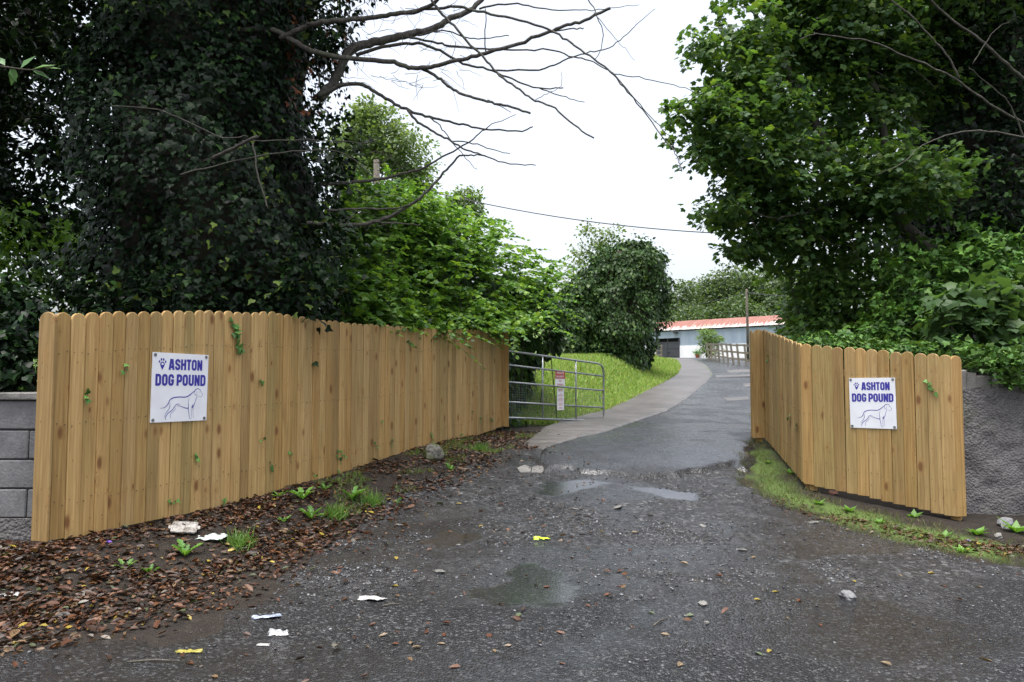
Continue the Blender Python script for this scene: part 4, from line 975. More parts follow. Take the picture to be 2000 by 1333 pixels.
# upper canopy above the picture: it shades what lies beneath
bl = [(150, -300, 9.5, 480, 220, 2.6), (620, -420, 9.0, 330, 170, 2.4), (-250, -150, 9.5, 300, 260, 2.4)]
p, t, n, s, _ = blob_sprays(bl, 24, 12, 0.34, 0.15, 0.30, 0.8, 0.3, 0.4, 6)
leaf_cloud('upper_crown', p, t, n, s, pal(len(p), IVY), T_DIA, MATS['ivy_leaf'], ivy_tree)
def c2(pts, ds, de, r0, r1):
    n_ = len(pts); return [(600 + x / 2.5, y / 2.5, ds + (de - ds) * i / (n_ - 1), (r0 + (r1 - r0) * i / (n_ - 1)) / 2.5) for i, (x, y) in enumerate(pts)]
BR = [
    ([(-340, 150), (-180, 145), (-80, 190), (20, 250), (200, 285), (400, 300), (480, 325), (560, 335), (640, 320), (760, 290), (870, 260), (1000, 225), (1160, 165), (1250, 130), (1350, 100), (1480, 42)], 9.3, 8.4, 14, 7.5),
    ([(1180, 152), (1300, 145), (1350, 138)], 8.6, 8.55, 4, 3),
    ([(-130, 190), (0, 130), (100, 105), (300, 90), (430, 68), (540, 55), (620, 15), (660, -30)], 9.2, 8.6, 14, 9),
    ([(430, 66), (600, 45), (750, 38), (840, 60), (1000, 90), (1180, 145), (1290, 215), (1400, 290), (1480, 350), (1560, 450), (1640, 540), (1740, 680), (1800, 750), (1830, 840)], 8.9, 7.6, 8, 1.8),
    ([(840, 45), (1000, 15), (1130, 40), (1300, 52), (1450, 45), (1620, 25)], 8.7, 8.2, 5, 1.2),
    ([(600, -30), (620, 20), (700, 110), (800, 220), (880, 300), (940, 370), (1040, 440), (1110, 490), (1210, 530), (1300, 610), (1400, 675)], 8.7, 8.0, 7, 4),
    ([(60, 480), (130, 400), (200, 260), (300, 215), (400, 190), (520, 165), (620, 140), (700, 90), (780, 60), (850, 0), (900, -80)], 9.8, 10.6, 26, 10),
    ([(240, 270), (400, 225), (540, 215), (650, 250), (760, 310), (880, 340), (1000, 390), (1130, 430), (1250, 430)], 9.9, 9.0, 9, 3),
    ([(1130, 430), (1260, 475), (1355, 500)], 9.1, 9.0, 3, 1.8),
    ([(480, 180), (640, 210), (720, 230), (860, 240), (1000, 245), (1180, 245), (1300, 280), (1400, 305), (1500, 360), (1650, 385), (1820, 425), (1910, 460)], 10.0, 8.6, 6, 1.5),
    ([(900, 345), (1130, 340), (1250, 300), (1360, 260), (1470, 235), (1560, 170), (1620, 110), (1700, 45)], 9.3, 8.9, 5, 1.2),
    ([(560, 335), (640, 380), (700, 430), (780, 470), (880, 495), (980, 520), (1090, 555)], 8.95, 8.5, 8, 5.5),
    ([(880, 490), (940, 520), (995, 550)], 8.7, 8.7, 3, 1.5),
    ([(60, 470), (170, 420), (270, 415), (350, 460), (430, 510), (520, 550), (620, 580), (740, 605), (860, 632), (1050, 642), (1100, 618)], 9.6, 9.0, 11, 3),
    ([(490, 535), (540, 595), (620, 645), (700, 690), (770, 730), (850, 755), (960, 795), (1115, 808)], 9.3, 8.8, 7, 2.5),
    ([(600, 575), (660, 630), (720, 710), (790, 790), (830, 830)], 9.2, 9.0, 3.5, 1.2),
    ([(700, 690), (810, 700), (900, 730), (990, 752)], 9.1, 8.8, 3.5, 2),
    ([(60, 900), (240, 890), (380, 870), (500, 840), (560, 825), (640, 780), (760, 715), (840, 655), (900, 610), (1020, 560)], 9.6, 9.0, 9, 1.5),
    ([(0, 1090), (190, 1100), (330, 1085), (430, 1045), (520, 990), (600, 920), (680, 830), (740, 765), (800, 760), (870, 760)], 9.4, 9.0, 11, 3),
    ([(100, 1030), (250, 1020), (400, 1020), (500, 1003)], 9.4, 9.2, 6, 4), ([(330, 1085), (450, 1092), (550, 1100)], 9.2, 9.1, 4, 2.5),
    ([(872, 255), (870, 150), (868, 40)], 8.7, 8.6, 3.5, 2), ([(540, 175), (660, 150), (780, 185), (870, 188), (985, 175)], 10, 9.8, 4, 2.5),
    ([(1360, -20), (1420, 80), (1445, 200), (1405, 290)], 7.9, 8.0, 3, 1.8), ([(1490, 355), (1580, 460), (1660, 550), (1750, 650), (1790, 720), (1830, 830)], 8.0, 7.7, 3, 1.2),
    ([(1400, 60), (1480, 160), (1540, 230), (1600, 295)], 8.4, 8.3, 2, 0.8), ([(1110, 490), (1170, 460), (1240, 420), (1240, 350)], 8.4, 8.3, 2, 1),
    ([(-500, 790), (-390, 740), (-240, 668)], 8.5, 8.1, 10, 8), ([(-960, 520), (-760, 530), (-600, 585), (-420, 670), (-290, 668)], 8.3, 8.1, 3, 3),
    ([(-320, 690), (0, 685), (300, 700)], 8.2, 8.4, 3, 2), ([(-620, 855), (-400, 800), (-120, 745), (150, 740), (320, 860)], 8.2, 8.5, 4, 2.5), ([(-265, 700), (-240, 850), (-190, 1020)], 8.1, 8.1, 4.5, 4),
]
for pts, ds, de, r0, r1 in BR:
    limb(ivy_tree, c2(pts, ds, de, r0, r1), MATS['bark_grey'], 'branch', 7, 5, 0.006)
m = MB()      # wiry dead twigs round the limbs
for i in range(150):
    x0, y0 = rng.uniform(150, 760), rng.uniform(0, 420)
    if rng.random() < 0.45: x0, y0 = rng.uniform(120, 420), rng.uniform(620, 1150)
    d = rng.uniform(8.8, 10.2); L = rng.uniform(40, 190); an = rng.uniform(-0.9, 1.3); pts = [(x0, y0)]
    for j in range(5):
        an += rng.normal() * 0.35; x0 += math.cos(an) * L / 5; y0 += math.sin(an) * L / 5; pts.append((x0, y0))
    w = [P(600 + a / 2.5, b / 2.5, d + 0.06 * j) - base for j, (a, b) in enumerate(pts)]
    m.tube(w, [0.0042 - 0.0005 * j for j in range(6)], 4, False)
tw = m.build('twigs', MATS['bark_grey'], ivy_tree); tw['kind'] = 'stuff'

# ---- trees and shrubs at the far left, behind the block wall
lt_ = tag(empty('broadleaf_tree', P(-60, 860, 13)), 'dark leaved tree behind the block wall with sky showing through', 'tree')
m = MB(); m.tube([(0, 0, -0.2), (0.1, 0, 2.5), (-0.2, 0.1, 6.5)], [0.22, 0.17, 0.07], 9); m.build('trunk', MATS['bark_dark'], lt_, True)
p, t, n, s, _ = blob_sprays([(-40, 120, 13, 110, 150, 1.1), (40, 350, 13, 95, 110, .9), (-60, 300, 13, 130, 160, 1.1), (10, 0, 13.5, 90, 70, 1.0), (20, 220, 12.6, 70, 120, .9), (95, 60, 12.8, 60, 110, .7), (100, 280, 12.4, 55, 110, .6), (-40, 430, 12.2, 110, 90, .8), (110, 420, 12.6, 90, 90, .7)], 62, 12, 0.24, 0.165, 0.40, 1.0, 0.1)
leaf_cloud('crown', p, t, n, s, pal(len(p), IVY), T_OVAL, MATS['ivy_leaf'], lt_)
lau = tag(empty('laurel_shrub', P(90, 900, 12.2)), 'green laurel shrub behind the block wall beside the ivy clad tree', 'shrub')
p, t, n, s, _ = blob_sprays([(50, 500, 11.6, 150, 110, .8), (170, 540, 11.8, 90, 110, .6), (-80, 620, 11.5, 140, 140, .9), (100, 680, 11.8, 160, 120, .8)], 30, 10, 0.24, 0.15, 0.34, 1.3, 0.25)
leaf_cloud('crown', p, t, n, s, pal(len(p), [(3, (0.10, 0.20, 0.03)), (2, (0.06, 0.13, 0.03)), (1, (0.15, 0.26, 0.04))]), T_OVAL, MATS['soft_leaf'], lau)
m = MB()
for i in range(7): m.tube([(rng.normal() * .3, 0, -0.3), (rng.normal() * .6, 0, 1.2), (rng.normal() * 1.2, 0, 2.6)], [.035, .025, .012], 6)
m.build('stems', MATS['bark_dark'], lau)
# laurel twig that hangs in at the top left
lw = tag(empty('laurel_sprig', P(-80, 120, 6.0)), 'glossy laurel sprig hanging in front of the dark ivy clad tree', 'sprig')
limb(lw, [(-80, 120, 6.0, 3), (0, 130, 6, 2.2), (60, 137, 6, 1.6), (105, 130, 6, 1)], MATS['bark_dark'], 'stem')
for a, b, an, L, c in ((10, 128, 2.4, .15, 0), (30, 132, -1.9, .16, 1), (40, 134, 0.9, .17, 0), (62, 137, -0.4, .16, 0), (64, 136, 0.35, .19, 1), (20, 132, -1.2, .13, 0), (85, 134, .1, .14, 1), (-10, 126, 1.6, .15, 1)):
    pp_ = np.array([P(a, b, 6.0)]); tt = np.array([(math.cos(an), 0.15, math.sin(an))]); nn = np.array([(rng.normal() * .2, -0.55, 0.8)])
    leaf_cloud('leaf', pp_, tt, nn, np.array([L]), np.array([(0.10, 0.19, 0.06) if c else (0.07, 0.15, 0.05)]), T_OVAL, MATS['ivy_leaf'], lw, kind=None)
# ivy tumbling over the block wall
iw = tag(empty('ivy_drape', (x_end - 0.6, bw_d, wz[6])), 'ivy tumbling over the top of the concrete block wall', 'ivy')
p, t, n, s, _ = blob_sprays([(20, 700, 6.55, 60, 75, .28), (-60, 690, 6.6, 70, 90, .3), (50, 640, 6.9, 40, 45, .3), (-10, 600, 7.2, 80, 60, .4)], 120, 9, 0.12, 0.085, 0.34, 2.2, 0.3)
leaf_cloud('leaves', p, t, n, s, pal(len(p), IVY), T_IVY, MATS['ivy_leaf'], iw, singles=60)

# ---- knotweed thicket behind the long fence
KW = [(3, (0.125, 0.25, 0.045)), (2, (0.08, 0.18, 0.038)), (1.5, (0.185, 0.31, 0.05)), (1.6, (0.045, 0.11, 0.028))]
def knotweed(env, n, seed, dens_leaf=13, lsize=0.135):
    """arching sprays; env: list of (px0, px1, top-y at px0, top-y at px1, bottom y, d0, d1)"""
    Pp, Tt, Nn, Ss, st = [], [], [], [], []
    per = n // len(env)
    for (x0, x1, y0, y1, yb, d0, d1) in env:
        for i in range(per):
            f = rng.random(); px = x0 + (x1 - x0) * f; top = y0 + (y1 - y0) * f; v = rng.random() ** 1.25; py = top + (yb - top) * v; d = d0 + (d1 - d0) * f + rng.normal() * 0.5 + (1 - v) * 1.1
            o = np.array(P(px, py, d)); an = rng.uniform(-math.pi, math.pi); 
            if rng.random() < 0.5: an = rng.uniform(-2.6, -0.2)
            h = np.array((math.cos(an), math.sin(an), 0)); L = rng.uniform(0.45, 0.95); k = dens_leaf; tz = rng.normal() * 0.28
            s = np.linspace(0.05, 1, k); cur = o + h * (s * L)[:, None] + np.array((0, 0, 1.0)) * ((0.14 + tz) * s - 0.34 * s ** 2)[:, None] * L
            lat = np.array((-h[1], h[0], 0)); sg = np.where(np.arange(k) % 2 == 0, 1, -1)[:, None]
            t = lat * sg * 0.9 + h * 0.55 + np.array((0, 0, -0.32)) + rng.normal(size=(k, 3)) * 0.18
            n_ = np.array((0, 0, 1.0)) + lat * sg * 0.28 - h * (0.05 + tz) + rng.normal(size=(k, 3)) * 0.38
            Pp.append(cur); Tt.append(t); Nn.append(n_); Ss.append(lsize * (1.05 - 0.5 * s) * rng.uniform(0.8, 1.2, k)); st.append((cur[0], cur[k // 2], cur[-1]))
    return np.concatenate(Pp), np.concatenate(Tt), np.concatenate(Nn), np.concatenate(Ss), st
kw = tag(empty('knotweed_thicket', P(850, 880, 13.2)), 'bright green heart leaved knotweed thicket arching over the long fence', 'shrub')
env = [(690, 880, 352, 395, 650, 11.6, 13.2), (860, 1080, 398, 530, 650, 13.0, 16.2), (640, 760, 400, 365, 640, 10.6, 12.0), (700, 1010, 560, 615, 650, 10.8, 14.0), (730, 960, 355, 430, 560, 12.8, 15.5)]
p, t, n, s, st = knotweed(env, 1400, 3)
leaf_cloud('leaves', p, t, n, s, pal(len(p), KW), T_HEART, MATS['soft_leaf'], kw, singles=300)
m = MB()
for a, b, c in st: m.tube([Vector(q) - kw.location for q in (a, b, c)], [0.004, 0.003, 0.0015], 3, False)
for i in range(60):
    q = Vector(st[int(rng.integers(len(st)))][0]); g = Vector((q.x + rng.normal() * .2, q.y + .3, float(H(q.x, q.y))))
    if g.y < wallline(g.x) + .35 and g.x < .2: continue
    m.tube([g - kw.location, g.lerp(q, .6) + Vector((rng.normal() * .05, 0, .1)) - kw.location, q - kw.location], [.012, .010, .005], 5, False)
o = m.build('stems', MATS['bark_dark'], kw); o['kind'] = 'stuff'
# dark creeper curtain where the thicket ends beside the gate
kc = tag(empty('creeper_mound', P(1010, 850, 16.8)), 'dark creeper covered mound behind the open field gate', 'shrub')
CLK = [(960, 880, 17.3, 85), (965, 780, 17.3, 84), (985, 690, 17.3, 84), (995, 610, 17.3, 84), (985, 545, 17.3, 55)]
fk = column(CLK, 23, amp=0.16); column_core('core', fk, MATS['bark_dark'], kc, 0.6)
p, t, n, s = ivy_on(fk, 9000, 0.125, 0.35)
leaf_cloud('crown', p, t, n, s, pal(len(p), [(3, (0.025, 0.06, 0.018)), (2, (0.045, 0.10, 0.022)), (1, (0.08, 0.15, 0.03))]), T_HEART, MATS['ivy_leaf'], kc)
CLK2 = [(800, 900, 15.5, 200), (800, 760, 15.5, 190), (800, 640, 15.5, 185), (800, 540, 15.5, 160), (795, 450, 15.5, 110), (780, 405, 15.5, 60)]
fk2 = column(CLK2, 29, amp=0.18); column_core('undergrowth_core', fk2, MATS['bark_dark'], kw, 0.66)
p, t, n, s = ivy_on(fk2, 9000, 0.13, 0.4)
leaf_cloud('undergrowth', p, t, n, s, pal(len(p), [(3, (0.02, 0.05, 0.015)), (2, (0.04, 0.095, 0.02))]), T_HEART, MATS['soft_leaf'], kw)

# ---- middle distance: ivy mound by the drive, round tree, saplings
im = tag(empty('ivy_mound', P(1200, 700, 33)), 'tall rounded dark ivy mound beside the drive below the barn', 'shrub')
CLM = [(1165, 735, 33, 98), (1168, 690, 33, 102), (1184, 640, 33, 108), (1205, 585, 33, 98), (1222, 535, 33, 84), (1236, 500, 33, 62), (1240, 478, 33, 30)]
CLM2 = [(1120, 735, 31.5, 52), (1120, 690, 31.5, 55), (1122, 640, 31.5, 56), (1128, 590, 31.5, 48), (1135, 550, 31.5, 26)]
fm2 = column(CLM2, 37, amp=0.2); column_core('core', fm2, MATS['bark_dark'], im, 0.5)
p, t, n, s = ivy_on(fm2, 9000, 0.17, 0.5)
leaf_cloud('crown', p, t, n, s, pal(len(p), [(4, (0.022, 0.05, 0.013)), (2, (0.038, 0.075, 0.018)), (1, (0.068, 0.11, 0.026))]), T_DIA, MATS['ivy_leaf'], im)
fm = column(CLM, 31, amp=0.19); column_core('core', fm, MATS['bark_dark'], im, 0.74)
p, t, n, s = ivy_on(fm, 22000, 0.16, 0.45)
leaf_cloud('crown', p, t, n, s, pal(len(p), [(4, (0.020, 0.047, 0.012)), (2, (0.034, 0.070, 0.017)), (1, (0.062, 0.105, 0.026))]), T_DIA, MATS['ivy_leaf'], im)
p, t, n, s, _ = blob_sprays([(1225, 500, 32.5, 70, 40, 1.6), (1275, 570, 32.5, 35, 60, 1.4), (1130, 600, 32, 60, 60, 1.3), (1150, 680, 31.5, 70, 30, 1.2), (1180, 530, 33, 50, 40, 1.5)], 10, 12, 0.4, 0.17, 0.36, 0.6, 0.5)
leaf_cloud('ivy_sprays', p, t, n, s, pal(len(p), [(3, (0.03, 0.07, 0.022)), (1, (0.08, 0.14, 0.035))]), T_DIA, MATS['ivy_leaf'], im)
def bg_tree(name, label, cx, base_y, d, blobs, palette, lsize, dens, leaves, spread, thr, trunk_px, group=None, limbs=5, T=T_DIA, seed=1):
    b = P(cx, base_y, d); gz = float(H(b.x, d)); root = tag(empty(name, (b.x, d, gz)), label, 'tree', group)
    p, t, n, s, cen = blob_sprays(blobs, dens, leaves, spread, lsize, thr, 1.6 / (spread * 6), 0.3, 0.35, seed)
    leaf_cloud('crown', p, t, n, s, pal(len(p), palette), T, MATS['soft_leaf'], root)
    top = np.array(P(*blobs[0][:3])); m = MB(); r = trunk_px * d / F
    f0 = Vector((0, 0, -0.3)); f1 = Vector(top) - root.location
    m.tube([f0, f0.lerp(f1, .45) + Vector((r, 0, 0)), f0.lerp(f1, 0.75), f1], [r, r * .8, r * .55, r * .2], 8)
    for i in range(limbs):
        a = f0.lerp(f1, rng.uniform(.35, .8)); e = Vector(cen[int(rng.integers(len(cen)))]) - root.location
        m.tube([a, a.lerp(e, .5) + Vector((0, 0, .06 * (e - a).length)), e], [r * .4, r * .25, r * .06], 6)
    m.build('trunk', MATS['bark_grey'], root, True); return root
GRN = [(3, (0.12, 0.185, 0.07)), (2, (0.09, 0.15, 0.055)), (1, (0.17, 0.235, 0.09))]
bg_tree('round_crowned_tree', 'round crowned tree standing alone behind the knotweed thicket', 745, 690, 46,
        [(735, 270, 46, 70, 62, 2.6), (690, 300, 46, 46, 70, 2.0), (790, 310, 46, 62, 60, 2.4), (745, 340, 46, 95, 55, 2.6), (835, 360, 46, 30, 45, 1.4), (720, 230, 46, 45, 32, 1.6)], GRN, 0.26, 8, 16, 0.50, 0.41, 5, limbs=16, seed=4)
bg_tree('small_tree', 'small tree top showing above the knotweed thicket beside the cable', 905, 690, 50, [(905, 385, 50, 30, 28, 1.1), (890, 410, 50, 34, 25, 1.1), (930, 400, 50, 22, 20, .8)], GRN, 0.26, 8, 14, 0.45, 0.38, 2.5, seed=5)
bg_tree('sapling_tree', 'thin pale leaved sapling rising behind the ivy mound', 1165, 690, 42, [(1172, 465, 42, 46, 24, 1.3), (1145, 500, 42, 35, 34, 1.2), (1195, 490, 42, 30, 28, 1.0), (1125, 545, 42, 40, 34, 1.2), (1120, 600, 42, 40, 40, 1.2)], [(2, (0.12, 0.18, 0.06)), (1, (0.16, 0.20, 0.08)), (1, (0.08, 0.13, 0.045))], 0.20, 7, 12, 0.42, 0.42, 2, limbs=9, seed=6)
FAR = [(3, (0.075, 0.125, 0.05)), (2, (0.055, 0.095, 0.04)), (1, (0.115, 0.165, 0.065))]
fl = [(1335, 600, 104, 48, 52), (1385, 580, 108, 46, 44), (1425, 566, 106, 52, 46), (1475, 572, 102, 50, 52), (1520, 600, 98, 46, 60), (1300, 612, 112, 36, 40), (1360, 625, 97, 60, 30), (1440, 615, 96, 60, 34), (1560, 570, 100, 50, 60)]
fn = ['pale edged', 'tallest feathery', 'broad domed', 'dense green', 'tall leafy', 'low dark', 'bushy low', 'wide bushy', 'half hidden']
fw = ['at the left end of the wood above the barn doors', 'in the wood behind the middle of the barn roof', 'in the wood behind the barn roof ridge', 'in the wood behind the telegraph pole', 'in the wood behind the right end of the barn', 'in the wood showing beside the ivy mound', 'right behind the barn roof above the doors', 'right behind the barn roof beside the telegraph pole', 'behind the barn and the maple foliage']
for i, (x, y, d, rx_, ry_) in enumerate(fl):
    bg_tree('woodland_tree', fn[i] + ' tree ' + fw[i], x, 690, d, [(x, y, d, rx_ * .8, ry_, 3.5), (x - rx_ * .5, y + ry_ * .4, d, rx_ * .6, ry_ * .7, 3), (x + rx_ * .5, y + ry_ * .3, d, rx_ * .6, ry_ * .7, 3), (x, y + ry_ * .8, d - 1, rx_, ry_ * .6, 3)], FAR, 0.42, 3.2, 16, 0.85, 0.30, 4, 'trees in the wood behind the barn', 4, seed=10 + i)
# bushy young tree and pot plant in front of the barn
sb = bg_tree('young_willow', 'feathery young shrub in front of the barn at the paddock fence end', 1385, 697, 60, [(1385, 660, 60, 20, 16, .8), (1385, 682, 60, 22, 14, .8), (1378, 648, 60, 12, 10, .5), (1398, 664, 60, 14, 12, .6)], [(2, (0.11, 0.19, 0.05)), (1, (0.16, 0.24, 0.07))], 0.20, 22, 10, 0.28, 0.30, 1.2, T=T_OVAL, seed=30)
p, t, n, s, _ = blob_sprays([(1357, 688, 77, 6, 4, .3)], 60, 8, 0.12, 0.13, 0.1); p = p - p.mean(0) + np.array((pp.x, 77.0, gz + 0.62))
leaf_cloud('plant', p, t, n, s, pal(len(p), [(1, (0.08, 0.2, 0.04))]), T_DIA, MATS['soft_leaf'], fp)

# ---- right: maple over the short fence, ivy-clad trunk, shrubs
MAP = [(3, (0.055, 0.115, 0.046)), (4, (0.062, 0.128, 0.034)), (3, (0.088, 0.165, 0.036)), (1.3, (0.13, 0.205, 0.042)), (1.5, (0.036, 0.08, 0.027))]
mt = tag(empty('maple_tree', P(1965, 880, 13.0)), 'leafy maple tree with lobed leaves leaning over the short fence', 'tree')
c4 = lambda pts, ds, de, r0, r1: [(1280 + x / 2.777, y / 2.777, ds + (de - ds) * i / (len(pts) - 1), (r0 + (r1 - r0) * i / (len(pts) - 1)) / 2.777) for i, (x, y) in enumerate(pts)]
limb(mt, [(1985, 930, 13.3, 20), (1965, 700, 13.2, 19)] + c4([(1700, 1500), (1450, 1320), (1300, 1200), (1150, 1050), (980, 860), (920, 780), (830, 590), (750, 450), (680, 290), (650, 180), (640, 0), (600, -200)], 13, 12.4, 46, 10), MATS['bark_grey'], 'trunk', 10, 5, 0.01)
for q in (([(1300, 1200), (1260, 900), (1200, 520), (1130, 400), (1000, 300), (900, 180), (820, 0)], 12.8, 12.6, 26, 8), ([(1130, 400), (1100, 260), (1060, 100), (1050, -60)], 12.7, 13, 16, 7), ([(980, 890), (840, 860), (700, 850), (640, 820), (480, 740), (380, 650)], 12.6, 11.6, 12, 2.5), ([(1080, 1000), (900, 1130), (760, 1165), (640, 1185), (480, 1130)], 12.6, 11.8, 9, 2), ([(700, 850), (560, 880), (400, 960), (330, 1000)], 12, 11.6, 6, 1.5), ([(680, 290), (560, 230), (400, 170), (300, 150)], 12.5, 12, 7, 1.5), ([(750, 450), (560, 480), (400, 440), (250, 500), (120, 600)], 12.5, 11.5, 7, 1.5), ([(650, 180), (520, 60), (430, 20)], 12.4, 12, 6, 2)):
    limb(mt, c4(*q), MATS['bark_grey'], 'limb', 7, 5, 0.008)
mb = [(1468, 60, 12.2, 85, 90, .9), (1540, 110, 12.8, 120, 140, 1.1), (1400, 235, 11.7, 90, 55, .7), (1365, 205, 11.6, 55, 28, .5), (1480, 200, 12.3, 110, 80, .9), (1640, 190, 13.2, 130, 160, 1.1), (1430, 300, 11.8, 90, 45, .7), (1540, 320, 12.3, 130, 70, .9), (1470, 395, 12.2, 95, 45, .8), (1410, 415, 11.8, 50, 25, .5),
      (1680, 380, 12.6, 130, 90, .9), (1560, 440, 12.8, 120, 70, .9), (1470, 480, 12.6, 60, 32, .6), (1380, 95, 12, 40, 30, .5), (1650, 20, 12.6, 170, 110, 1.2), (1800, 330, 11.8, 110, 90, .7), (1480, -60, 12.3, 100, 80, .9), (1600, -140, 12.3, 240, 120, 1.6), (1900, -120, 12.3, 260, 140, 1.6), (1750, 120, 13.4, 130, 140, .9), (1500, 40, 12.4, 70, 60, .8), (1430, 140, 12.0, 55, 40, .6)]
p, t, n, s, cen = blob_sprays(mb, 27, 16, 0.27, 0.104, 0.405, 1.35, 0.25, 0.35, 8, 0.14, 0.42)
leaf_cloud('crown', p, t, n, s, pal(len(p), MAP), T_MAPLE, MATS['maple_leaf'], mt, singles=290)
m = MB()
for i in range(170):
    e = Vector(cen[int(rng.integers(len(cen)))]); a = e + Vector((rng.uniform(.3, .9), rng.uniform(-.1, .6), -rng.uniform(.1, .6))); mm = a.lerp(e, .5) + Vector((rng.normal() * .05, 0, .05)); m.tube([q - mt.location for q in (a, mm, e)], [.008, .006, .003], 4, False)
o = m.build('twigs', MATS['bark_grey'], mt); o['kind'] = 'stuff'
it = tag(empty('ivy_clad_tree', P(1900, 900, 14.8)), 'dark ivy clad tree rising behind the maple above the roughcast wall', 'tree')
CR = [(1880, 900, 14.8, 190), (1880, 650, 14.8, 195), (1890, 450, 14.8, 190), (1900, 250, 14.8, 180), (1910, 60, 14.8, 180), (1920, -150, 14.8, 200), (1920, -350, 14.8, 220)]
fr_ = column(CR, 41, amp=0.22); column_core('trunk', fr_, MATS['bark_dark'], it, 0.68)
p, t, n, s = ivy_on(fr_, 20000, 0.125, 0.5)
leaf_cloud('crown', p, t, n, s, pal(len(p), IVY + [(1.5, (0.06, 0.12, 0.03))]), T_IVY, MATS['ivy_leaf'], it, singles=150)
bl = [(1780, 200, 13.6, 90, 160, .6), (1830, 60, 13.4, 100, 110, .6), (1960, 130, 13.0, 100, 160, .6), (1850, 420, 13.0, 130, 120, .6), (1980, 380, 12.6, 90, 140, .6)]
p, t, n, s, _ = blob_sprays(bl, 26, 9, 0.24, 0.115, 0.42, 1.5, 0.3, 0.5, 15, 0.35, 0.6)
leaf_cloud('ivy_sprays', p, t, n, s, pal(len(p), IVY + [(2, (0.06, 0.13, 0.03))]), T_IVY, MATS['ivy_leaf'], it)
for q in (([(2150, 760), (2000, 670), (1850, 590), (1640, 440), (1490, 360), (1340, 300), (1180, 230), (1000, 205), (880, 185), (780, 215)], 11.2, 10.4, 8, 1.6), ([(2200, 560), (2000, 430), (1850, 300), (1740, 200), (1620, 120), (1490, 0), (1440, -60)], 11.2, 10.8, 10, 5), ([(1240, -40), (1280, 0), (1400, 100), (1500, 210), (1590, 310), (1650, 430)], 10.7, 10.9, 4, 6), ([(2100, 770), (1990, 745), (1760, 710), (1600, 730), (1450, 790), (1330, 890), (1200, 950)], 11, 10.4, 6, 1.4), ([(2010, 780), (1930, 580), (1860, 500), (1700, 370)], 11, 10.8, 5, 2), ([(1720, 350), (1800, 220), (1860, 150), (1920, 120)], 10.9, 10.8, 3, 1.2)):
    limb(it, c4(*q), MATS['bark_grey'], 'branch', 6, 5, 0.006)
def shrub(name, label, base, blobs, palette, T, mat, lsize, dens, leaves, spread, thr=0.36, nsc=1.4, singles=0, seed=1, rmin=0.3):
    root = tag(empty(name, base), label, 'shrub'); p, t, n, s, cen = blob_sprays(blobs, dens, leaves, spread, lsize, thr, nsc, rmin, 0.4, seed, 0.22, 0.45)
    leaf_cloud('crown', p, t, n, s, pal(len(p), palette), T, MATS[mat], root, singles=singles)
    m = MB(); b = Vector(base)
    for i in range(14):
        e = Vector(cen[int(rng.integers(len(cen)))]) - b; g = Vector((e.x * .4, e.y * .4, 0)); m.tube([g, g.lerp(e, .5) + Vector((0, 0, .15)), e], [.02, .014, .005], 5, False)
    m.build('stems', MATS['bark_dark'], root); return root
def gb(px, d): x = P(px, 800, d).x; return (x, d, float(H(x, d)))
shrub('hazel_shrub', 'broad leafy shrub with mid green leaves behind the angled corner of the short fence', gb(1660, 13.6), [(1600, 520, 13.6, 110, 60, .8), (1590, 580, 13.8, 60, 60, .8), (1650, 600, 13.4, 120, 70, .8), (1575, 645, 14.2, 40, 40, .7), (1720, 520, 13.2, 100, 70, .7), (1600, 660, 13.2, 90, 40, .6)], [(3, (0.085, 0.17, 0.04)), (2, (0.12, 0.215, 0.045)), (1, (0.05, 0.11, 0.03))], T_HEART, 'soft_leaf', 0.105, 34, 11, 0.24, 0.36, 1.4, 120, 21)
shrub('glossy_evergreen_shrub', 'glossy dark evergreen shrub behind the end post of the short fence', gb(1590, 15.5), [(1590, 650, 15.5, 60, 45, .9), (1640, 640, 15.0, 100, 60, .8), (1720, 640, 14.6, 90, 70, .8), (1560, 600, 16, 30, 30, .6)], [(3, (0.055, 0.105, 0.05)), (1, (0.09, 0.15, 0.07))], T_OVAL, 'ivy_leaf', 0.13, 34, 12, 0.22, 0.30, 1.4, 0, 22)
shrub('ivy_bush', 'bushy mature ivy with bright pointed leaves above the short fence', gb(1850, 11.6), [(1830, 560, 11.6, 130, 80, .6), (1930, 500, 11.4, 110, 70, .6), (1790, 630, 11.4, 110, 60, .5), (1960, 590, 11, 80, 70, .5), (1700, 660, 11.6, 110, 35, .4)], [(3, (0.06, 0.14, 0.028)), (2, (0.10, 0.20, 0.036)), (1, (0.04, 0.09, 0.025))], T_IVY, 'ivy_leaf', 0.10, 40, 10, 0.19, 0.38, 1.8, 120, 23)
shrub('sycamore_sapling', 'sycamore sapling with large dull lobed leaves over the roughcast wall', gb(1930, 9.9), [(1890, 600, 9.9, 70, 45, .3), (1950, 630, 9.8, 70, 50, .3), (1850, 650, 10, 50, 35, .3), (1960, 560, 10, 50, 30, .3)], [(2, (0.05, 0.10, 0.035)), (1, (0.07, 0.125, 0.04))], T_MAPLE, 'maple_leaf', 0.155, 46, 6, 0.2, 0.3, 1.5, 60, 24)
iw2 = tag(empty('ivy_drape', (xa + 1.0, rw_d, zt_)), 'ivy trailing over the coping of the roughcast wall and fence tops', 'ivy')
p, t, n, s, _ = blob_sprays([(1960, 700, 8.9, 60, 25, .25), (1900, 690, 9.2, 40, 22, .25), (1990, 740, 8.8, 50, 20, .15), (1800, 680, 9.7, 120, 18, .25), (1650, 668, 10.4, 90, 14, .25), (1560, 668, 11.2, 30, 14, .2)], 130, 8, 0.11, 0.075, 0.32, 2.4, 0.2)
